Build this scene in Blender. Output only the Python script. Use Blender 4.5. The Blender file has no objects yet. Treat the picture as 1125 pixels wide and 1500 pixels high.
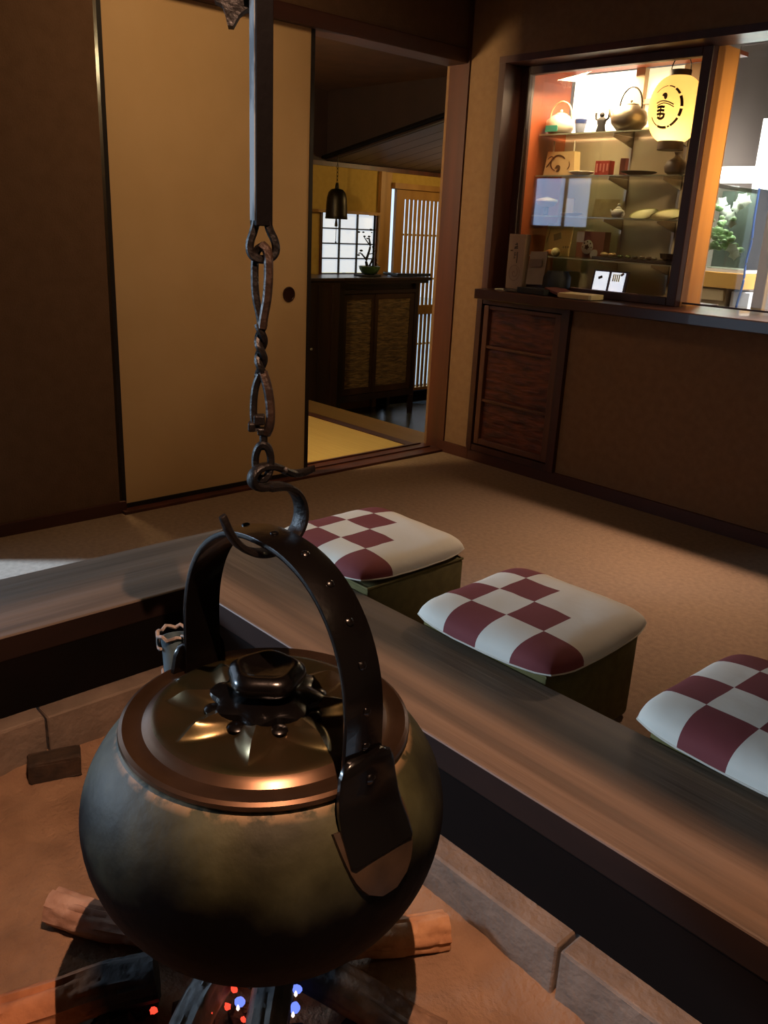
import bpy, bmesh, math, random
from mathutils import Vector, Matrix, noise
random.seed(7)
PI = math.pi
sc = bpy.context.scene
C = sc.collection

def lin(h, k=1.0):
    h = h.lstrip('#'); out = []
    for i in (0, 2, 4):
        c = int(h[i:i+2], 16) / 255
        out.append((c/12.92 if c <= .04045 else ((c+.055)/1.055)**2.4) * k)
    return tuple(out) + (1.0,)

# ---------------------------------------------------------------- camera
cam = bpy.data.cameras.new('camera'); cam_o = bpy.data.objects.new('camera', cam); C.objects.link(cam_o)
cam.sensor_fit = 'VERTICAL'; cam.sensor_height = 36.0; cam.lens = 36.0 * 1249.08 / 1500.0
cam.clip_start = 0.02; cam.clip_end = 60
RX = Vector((0.6773193, 0.73420472, 0.04671184))
RY = Vector((-0.26553396, 0.18475912, 0.94623241))
RZ = Vector((0.68609786, -0.65330506, 0.32009721))
m = Matrix((RX, RY, RZ)).transposed().to_4x4(); m.translation = Vector((0, 0, 1.1))
cam_o.matrix_world = m
sc.camera = cam_o
# ---------------------------------------------------------------- colour, world
vs = sc.view_settings; vs.view_transform = 'Standard'; vs.look = 'None'; vs.gamma = 1; vs.exposure = 0.0
vs.use_curve_mapping = False
sc.cycles.use_denoising = True
sc.cycles.max_bounces = 8; sc.cycles.transparent_max_bounces = 12
sc.cycles.sample_clamp_indirect = 4.0
sc.cycles.caustics_reflective = False; sc.cycles.caustics_refractive = False
w = bpy.data.worlds.new('daylight'); sc.world = w; w.use_nodes = True
w.node_tree.nodes['Background'].inputs[0].default_value = (0.62, 0.78, 1.0, 1)
w.node_tree.nodes['Background'].inputs[1].default_value = 1.3

def light(name, kind, loc, energy, col, size=.1, to=None, **kw):
    l = bpy.data.lights.new(name, kind); l.energy = energy; l.color = col
    if kind == 'AREA': l.size = size
    elif kind == 'SUN': l.angle = size
    else: l.shadow_soft_size = size
    for k, v in kw.items(): setattr(l, k, v)
    o = bpy.data.objects.new(name, l); C.objects.link(o); o.location = loc
    if to is not None:
        o.rotation_euler = (Vector(to) - Vector(loc)).to_track_quat('-Z', 'Y').to_euler()
    return o
# daylight entering low through the doorway on the left of the sliding screens
light('morning_sun', 'SUN', (-5, -3, 4), 11, (.36, .62, 1.0), math.radians(3), to=(-5+.62*1.2, -3+.78*1.2, 4-2.6))
light('garden_sky', 'AREA', (-6.5, -3.8, 1.7), 440, (.55, .76, 1.0), 1.1, to=(-1.2, .9, .4))
# warm room lamps near the ceiling
light('ceiling_lamp_hall', 'AREA', (-2.05, 1.45, 2.28), 4.8, (1.0, .68, .36), .35, to=(-2.75, 1.7, .9), spread=math.radians(130))
light('ceiling_lamp_room', 'AREA', (.6, .6, 2.28), 2.2, (1.0, .66, .36), .6, to=(.3, .8, 0))
# entrance lamps
light('entrance_lamp_mat', 'POINT', (-3.25, 1.45, 1.60), 90, (1.0, .78, .40), .08)
light('entrance_lamp_porch', 'POINT', (-4.55, 5.3, 1.45), 12, (1.0, .70, .30), .04)
# kitchen and case, with added fill lights
light('kitchen_light', 'AREA', (-1.5, 4.7, 2.25), 100, (1.0, .93, .86), .9, to=(-1.7, 5.4, 0), spread=math.radians(110))
light('divider_fill', 'AREA', (-.95, 3.44, 1.70), 5, (1.0, .74, .40), .2, to=(-1.9, 3.47, 1.25), spread=math.radians(70))  # unseen fill, added to brighten the golden divider of the case
light('floor_fill_hatch', 'AREA', (-1.30, 3.35, 1.742), 9, (1.0, .70, .50), .12, to=(-1.35, 2.55, 0), spread=math.radians(68))  # unseen fill under the lintel, added for the bright band on the floor
light('floor_fill_case', 'AREA', (-2.42, 3.35, 1.742), 6, (1.0, .70, .50), .12, to=(-2.2, 2.55, 0), spread=math.radians(68))  # second added fill, aimed out of the case at the floor
light('tank_lamp', 'POINT', (-2.29, 4.615, 1.385), 14, (.92, 1.0, .92), .05)
light('case_light', 'AREA', (-2.42, 3.45, 1.745), 12, (1.0, .70, .40), .32, to=(-2.3, 3.52, .8))

# ---------------------------------------------------------------- helpers
def mat(name, col, rough=.6, metal=0, col2=None, scale=8, stretch=(1, 1, 1), bump=0, bscale=None, detail=4,
        emit=None, estr=0, coat=0, spec=.5, sharp=(.35, .65), ramp3=None):
    m = bpy.data.materials.new(name); m.use_nodes = True
    nt = m.node_tree; b = nt.nodes['Principled BSDF']
    c = lin(col) if isinstance(col, str) else col
    b.inputs['Base Color'].default_value = c
    b.inputs['Roughness'].default_value = rough; b.inputs['Metallic'].default_value = metal
    b.inputs['Coat Weight'].default_value = coat; b.inputs['Specular IOR Level'].default_value = spec
    if emit:
        b.inputs['Emission Color'].default_value = lin(emit) if isinstance(emit, str) else emit
        b.inputs['Emission Strength'].default_value = estr
    if col2 or bump:
        tc = nt.nodes.new('ShaderNodeTexCoord'); mp = nt.nodes.new('ShaderNodeMapping')
        mp.inputs['Scale'].default_value = stretch
        nt.links.new(tc.outputs['Object'], mp.inputs[0])
        n = nt.nodes.new('ShaderNodeTexNoise'); n.inputs['Scale'].default_value = scale; n.inputs['Detail'].default_value = detail
        nt.links.new(mp.outputs[0], n.inputs['Vector'])
        if col2:
            r = nt.nodes.new('ShaderNodeValToRGB'); r.color_ramp.elements[0].position = sharp[0]; r.color_ramp.elements[1].position = sharp[1]
            r.color_ramp.elements[0].color = c; r.color_ramp.elements[1].color = lin(col2)
            if ramp3:
                e = r.color_ramp.elements.new((sharp[0]+sharp[1])/2); e.color = lin(ramp3)
            nt.links.new(n.outputs[0], r.inputs[0]); nt.links.new(r.outputs[0], b.inputs['Base Color'])
        if bump:
            n2 = n
            if bscale:
                n2 = nt.nodes.new('ShaderNodeTexNoise'); n2.inputs['Scale'].default_value = bscale; n2.inputs['Detail'].default_value = 6
                nt.links.new(mp.outputs[0], n2.inputs['Vector'])
            bp = nt.nodes.new('ShaderNodeBump'); bp.inputs['Strength'].default_value = bump; bp.inputs['Distance'].default_value = .01
            nt.links.new(n2.outputs[0], bp.inputs['Height']); nt.links.new(bp.outputs[0], b.inputs['Normal'])
    return m

def thin_glass(name, tint=(.97, .98, .97, 1), refl=1.0):
    m = bpy.data.materials.new(name); m.use_nodes = True; nt = m.node_tree; nt.nodes.clear()
    o = nt.nodes.new('ShaderNodeOutputMaterial'); mx = nt.nodes.new('ShaderNodeMixShader')
    t = nt.nodes.new('ShaderNodeBsdfTransparent'); t.inputs[0].default_value = tint
    g = nt.nodes.new('ShaderNodeBsdfGlossy'); g.inputs['Roughness'].default_value = .02
    f = nt.nodes.new('ShaderNodeFresnel'); f.inputs[0].default_value = 1.5
    mu = nt.nodes.new('ShaderNodeMath'); mu.operation = 'MULTIPLY'; mu.inputs[1].default_value = refl
    nt.links.new(f.outputs[0], mu.inputs[0]); nt.links.new(mu.outputs[0], mx.inputs[0])
    nt.links.new(t.outputs[0], mx.inputs[1]); nt.links.new(g.outputs[0], mx.inputs[2]); nt.links.new(mx.outputs[0], o.inputs[0])
    return m

WORLD = {}
def wl(p):
    return WORLD.get(p.name, Vector((0, 0, 0))) if p else Vector((0, 0, 0))

class MB:
    """collects shapes in room coordinates, then links them as one mesh object"""
    def __init__(s): s.bm = bmesh.new(); s.sm = False
    def box(s, x0, x1, y0, y1, z0, z1, bev=0, mi=0):
        vs = [s.bm.verts.new((x, y, z)) for z in (z0, z1) for x, y in ((x0, y0), (x1, y0), (x1, y1), (x0, y1))]
        fs = [s.bm.faces.new([vs[i] for i in q]) for q in ((3, 2, 1, 0), (4, 5, 6, 7), (0, 1, 5, 4), (1, 2, 6, 5), (2, 3, 7, 6), (3, 0, 4, 7))]
        for f in fs: f.material_index = mi
        if bev:
            es = list({e for f in fs for e in f.edges})
            bmesh.ops.bevel(s.bm, geom=es, offset=bev, segments=2, profile=.5, affect='EDGES')
        return s
    def obox(s, c, ax, ay, az, hx, hy, hz, bev=0, mi=0):
        c = Vector(c); ax = Vector(ax).normalized()*hx; ay = Vector(ay).normalized()*hy; az = Vector(az).normalized()*hz
        vs = [s.bm.verts.new(c + ax*i + ay*j + az*k) for k in (-1, 1) for i, j in ((-1, -1), (1, -1), (1, 1), (-1, 1))]
        fs = [s.bm.faces.new([vs[i] for i in q]) for q in ((3, 2, 1, 0), (4, 5, 6, 7), (0, 1, 5, 4), (1, 2, 6, 5), (2, 3, 7, 6), (3, 0, 4, 7))]
        for f in fs: f.material_index = mi
        if bev:
            es = list({e for f in fs for e in f.edges})
            bmesh.ops.bevel(s.bm, geom=es, offset=bev, segments=2, profile=.5, affect='EDGES')
        return s
    def grid(s, rings, close=True, cap0=True, cap1=True, mi=0):
        """rings: list of equally long lists of points"""
        vr = [[s.bm.verts.new(p) for p in r] for r in rings]; n = len(rings[0])
        for a, b in zip(vr, vr[1:]):
            for i in range(n if close else n-1):
                j = (i+1) % n
                f = s.bm.faces.new((a[i], a[j], b[j], b[i])); f.material_index = mi
        if close and cap0: s.bm.faces.new(list(reversed(vr[0]))).material_index = mi
        if close and cap1: s.bm.faces.new(vr[-1]).material_index = mi
        s.sm = True
        return s
    def lathe(s, c, prof, n=32, axis=(0, 0, 1), mod=None, mi=0, caps=(True, True)):
        c = Vector(c); q = Vector((0, 0, 1)).rotation_difference(Vector(axis).normalized())
        rings = []
        for k, (r, z) in enumerate(prof):
            ring = []
            for i in range(n):
                a = 2*PI*i/n; rr, zz = r, z
                if mod: rr, zz = mod(r, z, a)
                ring.append(c + q @ Vector((rr*math.cos(a), rr*math.sin(a), zz)))
            rings.append(ring)
        return s.grid(rings, True, caps[0], caps[1], mi)
    def sweep(s, pts, a, b=None, ref=(0, 0, 1), n=10, closed=False, power=2.0, radf=None, smooth_path=0, mi=0):
        """tube with a super-elliptic section: a = half size along ref, b = half size across"""
        b = b or a
        P = [Vector(p) for p in pts]
        for _ in range(smooth_path):
            Q = []
            rng = range(len(P)) if closed else range(len(P)-1)
            if not closed: Q.append(P[0])
            for i in rng:
                p, q = P[i], P[(i+1) % len(P)]
                Q += [p*.75+q*.25, p*.25+q*.75]
            if not closed: Q.append(P[-1])
            P = Q
        rings = []; N = len(P); ref = Vector(ref)
        for i, p in enumerate(P):
            if closed: t = P[(i+1) % N] - P[i-1]
            else: t = P[min(i+1, N-1)] - P[max(i-1, 0)]
            t.normalize(); u = ref - t*ref.dot(t)
            if u.length < 1e-4: u = t.orthogonal()
            u.normalize(); v = t.cross(u)
            k = radf(i/(N-1)) if radf else 1
            ka, kb = (k if isinstance(k, tuple) else (k, k))
            ring = []
            for j in range(n):
                th = 2*PI*(j+.5)/n; ct, st = math.cos(th), math.sin(th); e = 2/power
                ring.append(p + u*(a*ka*math.copysign(abs(ct)**e, ct)) + v*(b*kb*math.copysign(abs(st)**e, st)))
            rings.append(ring)
        if closed: rings.append(rings[0])
        if closed:
            vr = [[s.bm.verts.new(q) for q in r] for r in rings[:-1]]; vr.append(vr[0])
            for x, y in zip(vr, vr[1:]):
                for j in range(n):
                    f = s.bm.faces.new((x[j], x[(j+1) % n], y[(j+1) % n], y[j])); f.material_index = mi
            s.sm = True
            return s
        return s.grid(rings, True, mi=mi)
    def ball(s, c, r, sx=1, sy=1, sz=1, seg=16, mi=0):
        prof = [(max(1e-4, r*math.sin(PI*k/(seg//2))), -r*math.cos(PI*k/(seg//2))) for k in range(seg//2+1)]
        c = Vector(c)
        rings = [[c + Vector((q*math.cos(2*PI*i/seg)*sx, q*math.sin(2*PI*i/seg)*sy, z*sz)) for i in range(seg)] for q, z in prof]
        return s.grid(rings, mi=mi)
    def prism(s, outline, origin, u, v, depth, mi=0):
        """polygon outline in the (u, v) plane, given thickness along u x v"""
        o = Vector(origin); u = Vector(u); v = Vector(v); nrm = u.cross(v).normalized()
        a = [s.bm.verts.new(o + u*p[0] + v*p[1]) for p in outline]
        b = [s.bm.verts.new(o + u*p[0] + v*p[1] + nrm*depth) for p in outline]
        s.bm.faces.new(list(reversed(a))).material_index = mi; s.bm.faces.new(b).material_index = mi
        n = len(a)
        for i in range(n):
            f = s.bm.faces.new((a[i], a[(i+1) % n], b[(i+1) % n], b[i])); f.material_index = mi
        return s
    def build(s, name, m, parent=None, smooth=None, origin=None, label=None, kind=None, angle=40):
        bmesh.ops.recalc_face_normals(s.bm, faces=s.bm.faces)
        me = bpy.data.meshes.new(name)
        if parent is None and origin is None:
            xs = [v.co for v in s.bm.verts]
            origin = Vector(((min(p.x for p in xs)+max(p.x for p in xs))/2, (min(p.y for p in xs)+max(p.y for p in xs))/2, min(p.z for p in xs)))
        off = wl(parent) if parent else Vector(origin)
        for v in s.bm.verts: v.co -= off
        s.bm.to_mesh(me); s.bm.free()
        for mm in (m if isinstance(m, (list, tuple)) else [m]): me.materials.append(mm)
        sm = s.sm if smooth is None else smooth
        if sm:
            for p in me.polygons: p.use_smooth = True
            me.set_sharp_from_angle(angle=math.radians(angle))
        o = bpy.data.objects.new(name, me); C.objects.link(o)
        if parent: o.parent = parent; WORLD[o.name] = off
        else: o.location = off; WORLD[o.name] = off
        if label: o['label'] = label
        if kind: o['kind'] = kind
        return o

def tag(o, label, cat, group=None, kind=None):
    o['label'] = label; o['category'] = cat
    if group: o['group'] = group
    if kind: o['kind'] = kind
    return o
def thing(name, loc, label, cat, group=None):
    o = bpy.data.objects.new(name, None); C.objects.link(o); o.location = loc; o.empty_display_size = .05
    WORLD[o.name] = Vector(loc)
    return tag(o, label, cat, group)
def struct(name, mb, m, parent=None, **k):
    o = mb.build(name, m, parent, **k)
    if parent is None: o['kind'] = 'structure'
    return o
def dup(root, loc, label=None):
    r = root.copy(); C.objects.link(r); r.location = loc
    if label: r['label'] = label
    for ch in list(root.children):
        c = ch.copy(); C.objects.link(c); c.parent = r
        for g in list(ch.children):
            d = g.copy(); C.objects.link(d); d.parent = c
    return r
def box1(name, m, parent, *a, bev=0, **k): return MB().box(*a, bev=bev).build(name, m, parent, **k)

# ---------------------------------------------------------------- materials
M = {}
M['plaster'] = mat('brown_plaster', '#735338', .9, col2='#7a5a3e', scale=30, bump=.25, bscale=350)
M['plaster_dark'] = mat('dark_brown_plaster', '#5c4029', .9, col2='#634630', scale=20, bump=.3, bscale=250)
M['plaster_yellow'] = mat('ochre_plaster', '#a58337', .9, col2='#ad8b3d', scale=25, bump=.2, bscale=300)
M['fusuma'] = mat('cream_screen_paper', '#cba678', .75, col2='#c49f70', scale=3, bump=.08, bscale=500)
M['lacquer'] = mat('black_lacquer', '#150b08', .5)
M['darkwood'] = mat('dark_red_brown_wood', '#4a2418', .45, col2='#2f1610', scale=9, stretch=(1, 1, .08), bump=.12, detail=8)
M['darkwood_h'] = mat('dark_red_brown_wood_level', '#4a2519', .45, col2='#301710', scale=9, stretch=(.08, 1, 1), bump=.12, detail=8)
M['darkwood_y'] = mat('dark_red_brown_wood_along_wall', '#4a2519', .5, col2='#301710', scale=9, stretch=(1, .08, 1), bump=.12, detail=8)
M['postwood'] = mat('red_brown_post_wood', '#55291a', .45, col2='#3a1c11', scale=9, stretch=(1, 1, .06), bump=.12, detail=8)
M['ceiling'] = mat('brown_ceiling_boards', '#4b3322', .7, col2='#3c281b', scale=6, stretch=(.1, 1, 1), bump=.1)
M['floor'] = mat('brown_felt_carpet', '#8a7059', .95, col2='#7a614c', scale=60, bump=.5, bscale=500, sharp=(.3, .7))
M['rail_x'] = mat('weathered_rail_wood_along_counter', '#79634f', .55, col2='#4c4034', scale=14, stretch=(.05, 1, 1), bump=.3, bscale=40, detail=10, ramp3='#685544')
M['rail_y'] = mat('weathered_rail_wood_along_screens', '#74675c', .6, col2='#52483f', scale=14, stretch=(1, .05, 1), bump=.3, bscale=40, detail=10, ramp3='#695d52')
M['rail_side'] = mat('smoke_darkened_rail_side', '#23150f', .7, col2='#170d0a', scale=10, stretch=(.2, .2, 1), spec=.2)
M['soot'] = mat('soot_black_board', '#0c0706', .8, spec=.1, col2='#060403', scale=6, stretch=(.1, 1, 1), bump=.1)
M['stone'] = mat('tan_hearth_stone', '#78695b', .9, col2='#65584c', scale=14, bump=.4, bscale=60)
M['sand'] = mat('orange_brown_ash_sand', '#94755a', .97, col2='#755a44', scale=9, bump=.7, bscale=90, detail=8, sharp=(.3, .7))
M['patina'] = None

# body of the kettle: green bronze patina above, black with soot and painted shade towards the belly's underside
def kettle_mat():
    m = bpy.data.materials.new('green_brown_patina_bronze'); m.use_nodes = True; nt = m.node_tree; b = nt.nodes['Principled BSDF']
    tc = nt.nodes.new('ShaderNodeTexCoord'); sx = nt.nodes.new('ShaderNodeSeparateXYZ'); nt.links.new(tc.outputs['Object'], sx.inputs[0])
    n = nt.nodes.new('ShaderNodeTexNoise'); n.inputs['Scale'].default_value = 9; n.inputs['Detail'].default_value = 6
    nt.links.new(tc.outputs['Object'], n.inputs['Vector'])
    r = nt.nodes.new('ShaderNodeValToRGB'); e = r.color_ramp.elements
    e[0].position = .36; e[0].color = lin('#2a2a14'); e[1].position = .66; e[1].color = lin('#494a30')
    k = e.new(.5); k.color = lin('#39391f')
    nt.links.new(n.outputs[0], r.inputs[0])
    # soot and belly shading in one colour mask, rising with a ragged edge
    mr = nt.nodes.new('ShaderNodeMapRange'); mr.inputs['From Min'].default_value = .325; mr.inputs['From Max'].default_value = .20
    ad = nt.nodes.new('ShaderNodeMath'); ad.operation = 'MULTIPLY_ADD'; ad.inputs[1].default_value = .12; nt.links.new(n.outputs[0], ad.inputs[0])
    nt.links.new(sx.outputs[2], ad.inputs[2]); sub = nt.nodes.new('ShaderNodeMath'); sub.operation = 'SUBTRACT'; sub.inputs[1].default_value = .05
    nt.links.new(ad.outputs[0], sub.inputs[0]); nt.links.new(sub.outputs[0], mr.inputs[0])
    mx = nt.nodes.new('ShaderNodeMixRGB'); nt.links.new(mr.outputs[0], mx.inputs[0]); nt.links.new(r.outputs[0], mx.inputs[1]); mx.inputs[2].default_value = lin('#060505')
    # pale limescale crust round the mouth
    n3 = nt.nodes.new('ShaderNodeTexNoise'); n3.inputs['Scale'].default_value = 55; n3.inputs['Detail'].default_value = 8
    nt.links.new(tc.outputs['Object'], n3.inputs['Vector'])
    mr2 = nt.nodes.new('ShaderNodeMapRange'); mr2.inputs['From Min'].default_value = .280; mr2.inputs['From Max'].default_value = .290
    nt.links.new(sx.outputs[2], mr2.inputs[0])
    mu = nt.nodes.new('ShaderNodeMath'); mu.operation = 'MULTIPLY'; nt.links.new(mr2.outputs[0], mu.inputs[0])
    r3 = nt.nodes.new('ShaderNodeValToRGB'); r3.color_ramp.elements[0].position = .40; r3.color_ramp.elements[1].position = .52
    nt.links.new(n3.outputs[0], r3.inputs[0]); nt.links.new(r3.outputs[0], mu.inputs[1])
    mx2 = nt.nodes.new('ShaderNodeMixRGB'); nt.links.new(mu.outputs[0], mx2.inputs[0]); nt.links.new(mx.outputs[0], mx2.inputs[1]); mx2.inputs[2].default_value = lin('#836b4c')
    nt.links.new(mx2.outputs[0], b.inputs['Base Color'])
    b.inputs['Metallic'].default_value = .0; b.inputs['Roughness'].default_value = .6
    ms = nt.nodes.new('ShaderNodeMath'); ms.operation = 'MULTIPLY_ADD'; ms.inputs[1].default_value = -.38; ms.inputs[2].default_value = .42; nt.links.new(mr.outputs[0], ms.inputs[0]); nt.links.new(ms.outputs[0], b.inputs['Specular IOR Level'])
    bp = nt.nodes.new('ShaderNodeBump'); bp.inputs['Strength'].default_value = .25; bp.inputs['Distance'].default_value = .004
    nt.links.new(n3.outputs[0], bp.inputs['Height']); nt.links.new(bp.outputs[0], b.inputs['Normal'])
    return m
M['patina'] = kettle_mat()
M['copper'] = mat('dark_polished_copper', '#66523a', .27, .9, col2='#4a482e', scale=12, bump=.05, bscale=30)
M['blackiron'] = mat('gloss_black_iron', '#090706', .24, .3, bump=.08, scale=40, coat=.15)
M['iron'] = mat('forged_black_iron', '#080706', .45, .2, spec=.3, col2='#0f0b09', scale=30, bump=.3, bscale=90)
M['iron_worn'] = mat('worn_brown_iron', '#33251b', .45, .4, col2='#1a120d', scale=30, bump=.3, bscale=90)
M['bluegrey'] = mat('blue_grey_spout', '#41545c', .5, col2='#2d3a3f', scale=30, bump=.2)
M['crust'] = mat('pale_scale_crust', '#8f8780', .9, col2='#5e534c', scale=80, bump=.5)
M['olive'] = mat('olive_fabric', '#6d6336', .9, col2='#62592f', scale=40, bump=.2, bscale=600)
M['gloss_dark'] = mat('very_dark_cabinet_wood', '#2b1812', .35, col2='#1b0f0b', scale=7, stretch=(1, 1, .1), bump=.1, coat=.2)
M['black'] = mat('matt_black', '#0a0909', .6)
M['white'] = mat('white_paper', '#e6dfd2', .8)
M['glass'] = thin_glass('clear_window_glass')
M['shelfglass'] = thin_glass('greenish_shelf_glass', (.80, .86, .80, 1), 1.6)
M['steel'] = mat('brushed_steel', '#b5aa98', .3, .8)

# ================================================================ SETTING
ZC = 2.42
struct('floor', MB().box(-2.94, -2.067, -3.2, 3.17, -.10, 0).box(-2.067, 1.9, 1.327, 3.17, -.10, 0).box(-2.067, 1.9, -3.2, -.40, -.10, 0).box(.55, 1.9, -.40, 1.327, -.10, 0), M['floor'])
struct('ceiling', MB().box(-3.04, 2.0, -3.3, 3.30, ZC, ZC+.08), M['ceiling'])
# wall with the sliding screens (x = -2.94)
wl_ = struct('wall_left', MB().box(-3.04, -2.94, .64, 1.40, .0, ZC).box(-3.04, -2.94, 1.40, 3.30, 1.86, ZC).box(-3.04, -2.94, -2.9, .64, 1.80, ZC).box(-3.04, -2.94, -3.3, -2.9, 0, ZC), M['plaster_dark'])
struct('baseboard_left', MB().box(-2.94, -2.925, .64, 1.42, 0, .045), M['darkwood_y'])
struct('trim_1', MB().box(-3.05, -2.915, 1.40, 3.168, 1.80, 1.86, bev=.004), M['darkwood_y'])          # lintel above the screens
struct('trim_2', MB().box(-3.06, -2.90, 1.40, 3.168, -.004, .012, bev=.002).box(-3.06, -3.045, 1.4, 3.14, .012, .018).box(-2.985, -2.975, 1.4, 3.14, .012, .018), M['postwood'])   # grooved sill
struct('trim_3', MB().box(-3.03, -2.925, 3.163, 3.20, 0, 1.86, bev=.003).box(-2.93, -2.905, 3.160, 3.18, 0, ZC), M['postwood'])    # post at the corner
struct('trim_4', MB().box(-3.05, -2.93, .60, .64, 0, 1.80), M['postwood'])
# back and side walls behind the camera
struct('wall_back', MB().box(1.9, 2.0, -3.3, 3.30, 0, ZC), M['plaster'])
struct('wall_front', MB().box(-3.04, 2.0, -3.3, -3.2, 0, ZC), M['plaster'])
# counter wall (y = 3.17)
struct('wall_right', MB().box(-3.05, -2.735, 3.17, 3.30, 0, ZC).box(-2.735, 2.0, 3.17, 3.30, 1.80, ZC).box(-2.205, 2.0, 3.17, 3.30, 0, .79), M['plaster'])
struct('baseboard_right', MB().box(-2.925, -2.73, 3.155, 3.17, 0, .055).box(-2.215, 1.9, 3.155, 3.17, 0, .055).box(-2.73, -2.215, 3.156, 3.17, 0, .052), M['darkwood_h'])
struct('trim_5', MB().box(-2.735, -2.70, 3.168, 3.32, .835, 1.80).box(-2.735, 1.9, 3.166, 3.32, 1.785, 1.812), M['postwood'])

# ---- sliding screen (fusuma)
fu = thing('sliding_screen', (-2.955, 1.86, 0), 'cream papered sliding door with black edge and round dark finger pull', 'sliding door')
box1('paper_panel', M['fusuma'], fu, -2.972, -2.945, 1.428, 2.290, .028, 1.80)
MB().box(-2.976, -2.941, 1.412, 1.428, .012, 1.80).box(-2.976, -2.941, 2.290, 2.308, .012, 1.80).box(-2.976, -2.941, 1.428, 2.290, .012, .030).build('edge_frame', M['lacquer'], fu)
fp = MB().lathe((-2.945, 2.195, .803), [(.030, -.001), (.031, .003), (.027, .004), (.025, .0015), (.0005, .0012)], 32, (1, 0, 0)).build('finger_pull', mat('dark_copper_pull', '#3a1c12', .4, .5), fu, label='round dark brown finger pull')

# ---- built-in cabinet in the counter wall
cb = thing('wall_cabinet', (-2.47, 3.16, .05), 'built-in reddish wood cabinet with three carved panels under the counter', 'cabinet')
MB().box(-2.735, -2.705, 3.145, 3.26, .055, .79).box(-2.245, -2.205, 3.145, 3.26, .055, .79).box(-2.705, -2.245, 3.150, 3.26, .055, .085).box(-2.705, -2.245, 3.150, 3.26, .765, .79).box(-2.705, -2.245, 3.22, 3.26, .085, .765).build('case', M['darkwood'], cb)
dr = MB().box(-2.698, -2.668, 3.155, 3.185, .09, .76, bev=.003).box(-2.285, -2.252, 3.155, 3.185, .09, .76, bev=.003).box(-2.668, -2.285, 3.157, 3.185, .09, .118, bev=.003).box(-2.668, -2.285, 3.157, 3.185, .742, .76, bev=.003).build('door', mat('red_brown_door_frame', '#6a4028', .5, col2='#4f2c1b', scale=9, stretch=(1, 1, .1), bump=.1), cb)
pm = mat('carved_red_wood', '#70371f', .55, col2='#3d1c10', scale=9, stretch=(1.2, 1, 5), bump=.9, detail=3)
for z0, z1 in ((.574, .742), (.318, .562), (.118, .304)):
    b_ = MB(); nx, nz = 22, 14; V = []
    for j in range(nz+1):
        row = []
        for i in range(nx+1):
            x = -2.668 + .383*i/nx; z = z0 + (z1-z0)*j/nz
            d = .005*noise.noise(Vector((x*9, 0, z*34))) if 0 < i < nx and 0 < j < nz else 0
            row.append(b_.bm.verts.new((x, 3.176 - abs(d)*1.6, z)))
        V.append(row)
    for j in range(nz):
        for i in range(nx): b_.bm.faces.new((V[j][i], V[j][i+1], V[j+1][i+1], V[j+1][i]))
    b_.sm = True; b_.build('panel', pm, dr, smooth=True)
for z in (.568, .311): box1('crossbar', dr.data.materials[0], dr, -2.668, -2.285, 3.158, 3.185, z-.007, z+.007, bev=.002)

# ---- counter
ct = tag(box1('counter_top', mat('glossy_dark_counter_wood', '#3b1e14', .28, col2='#2a140d', scale=7, stretch=(.06, 1, 1), bump=.05, coat=.3), None, -2.702, 1.9, 3.08, 3.50, .79, .835, bev=.004),
    'long dark polished wooden counter top below the display window', 'counter')

# ================================================================ HEARTH
he = thing('sunken_hearth', (-.75, .46, 0), 'square sunken hearth with broad weathered wooden rails and stone lining', 'hearth')
ZR = .215
def rail(name, pts, m, label=None):
    # pts: 4 corners of the mitred plank, top face at ZR
    b = MB(); lo = [b.bm.verts.new((x, y, .155)) for x, y in pts]; hi = [b.bm.verts.new((x, y, ZR)) for x, y in pts]
    f = [b.bm.faces.new(hi), b.bm.faces.new(list(reversed(lo)))]
    for i in range(4): f.append(b.bm.faces.new((lo[i], lo[(i+1) % 4], hi[(i+1) % 4], hi[i])))
    bmesh.ops.bevel(b.bm, geom=list(b.bm.edges), offset=.004, segments=2, profile=.5, affect='EDGES')
    b.bm.normal_update()
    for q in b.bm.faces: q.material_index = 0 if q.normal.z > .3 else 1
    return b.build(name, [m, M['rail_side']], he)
XI, XO, YI, YO = -1.752, -2.067, 1.012, 1.327
XE, YE = .25, -.12
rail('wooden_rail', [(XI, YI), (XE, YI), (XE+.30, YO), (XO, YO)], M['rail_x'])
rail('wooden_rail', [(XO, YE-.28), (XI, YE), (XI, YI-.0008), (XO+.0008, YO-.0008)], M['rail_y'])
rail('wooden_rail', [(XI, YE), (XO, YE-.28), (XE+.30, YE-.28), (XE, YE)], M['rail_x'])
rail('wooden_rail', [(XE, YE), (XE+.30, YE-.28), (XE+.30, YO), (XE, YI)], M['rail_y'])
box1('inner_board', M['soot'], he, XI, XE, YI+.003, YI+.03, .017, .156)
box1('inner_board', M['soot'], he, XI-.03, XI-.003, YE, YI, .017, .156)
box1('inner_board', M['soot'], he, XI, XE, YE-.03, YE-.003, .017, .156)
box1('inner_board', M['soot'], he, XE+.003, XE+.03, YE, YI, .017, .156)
MB().box(XI-.16, XE+.16, YI+.032, YO-.005, 0, .155).box(XO+.005, XI-.032, YE-.2, YO-.005, 0, .155).box(XI-.16, XE+.16, YE-.27, YE-.032, 0, .155).box(XE+.032, XE+.29, YE-.2, YO-.005, 0, .155).build('plinth', M['darkwood_h'], he)
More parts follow.
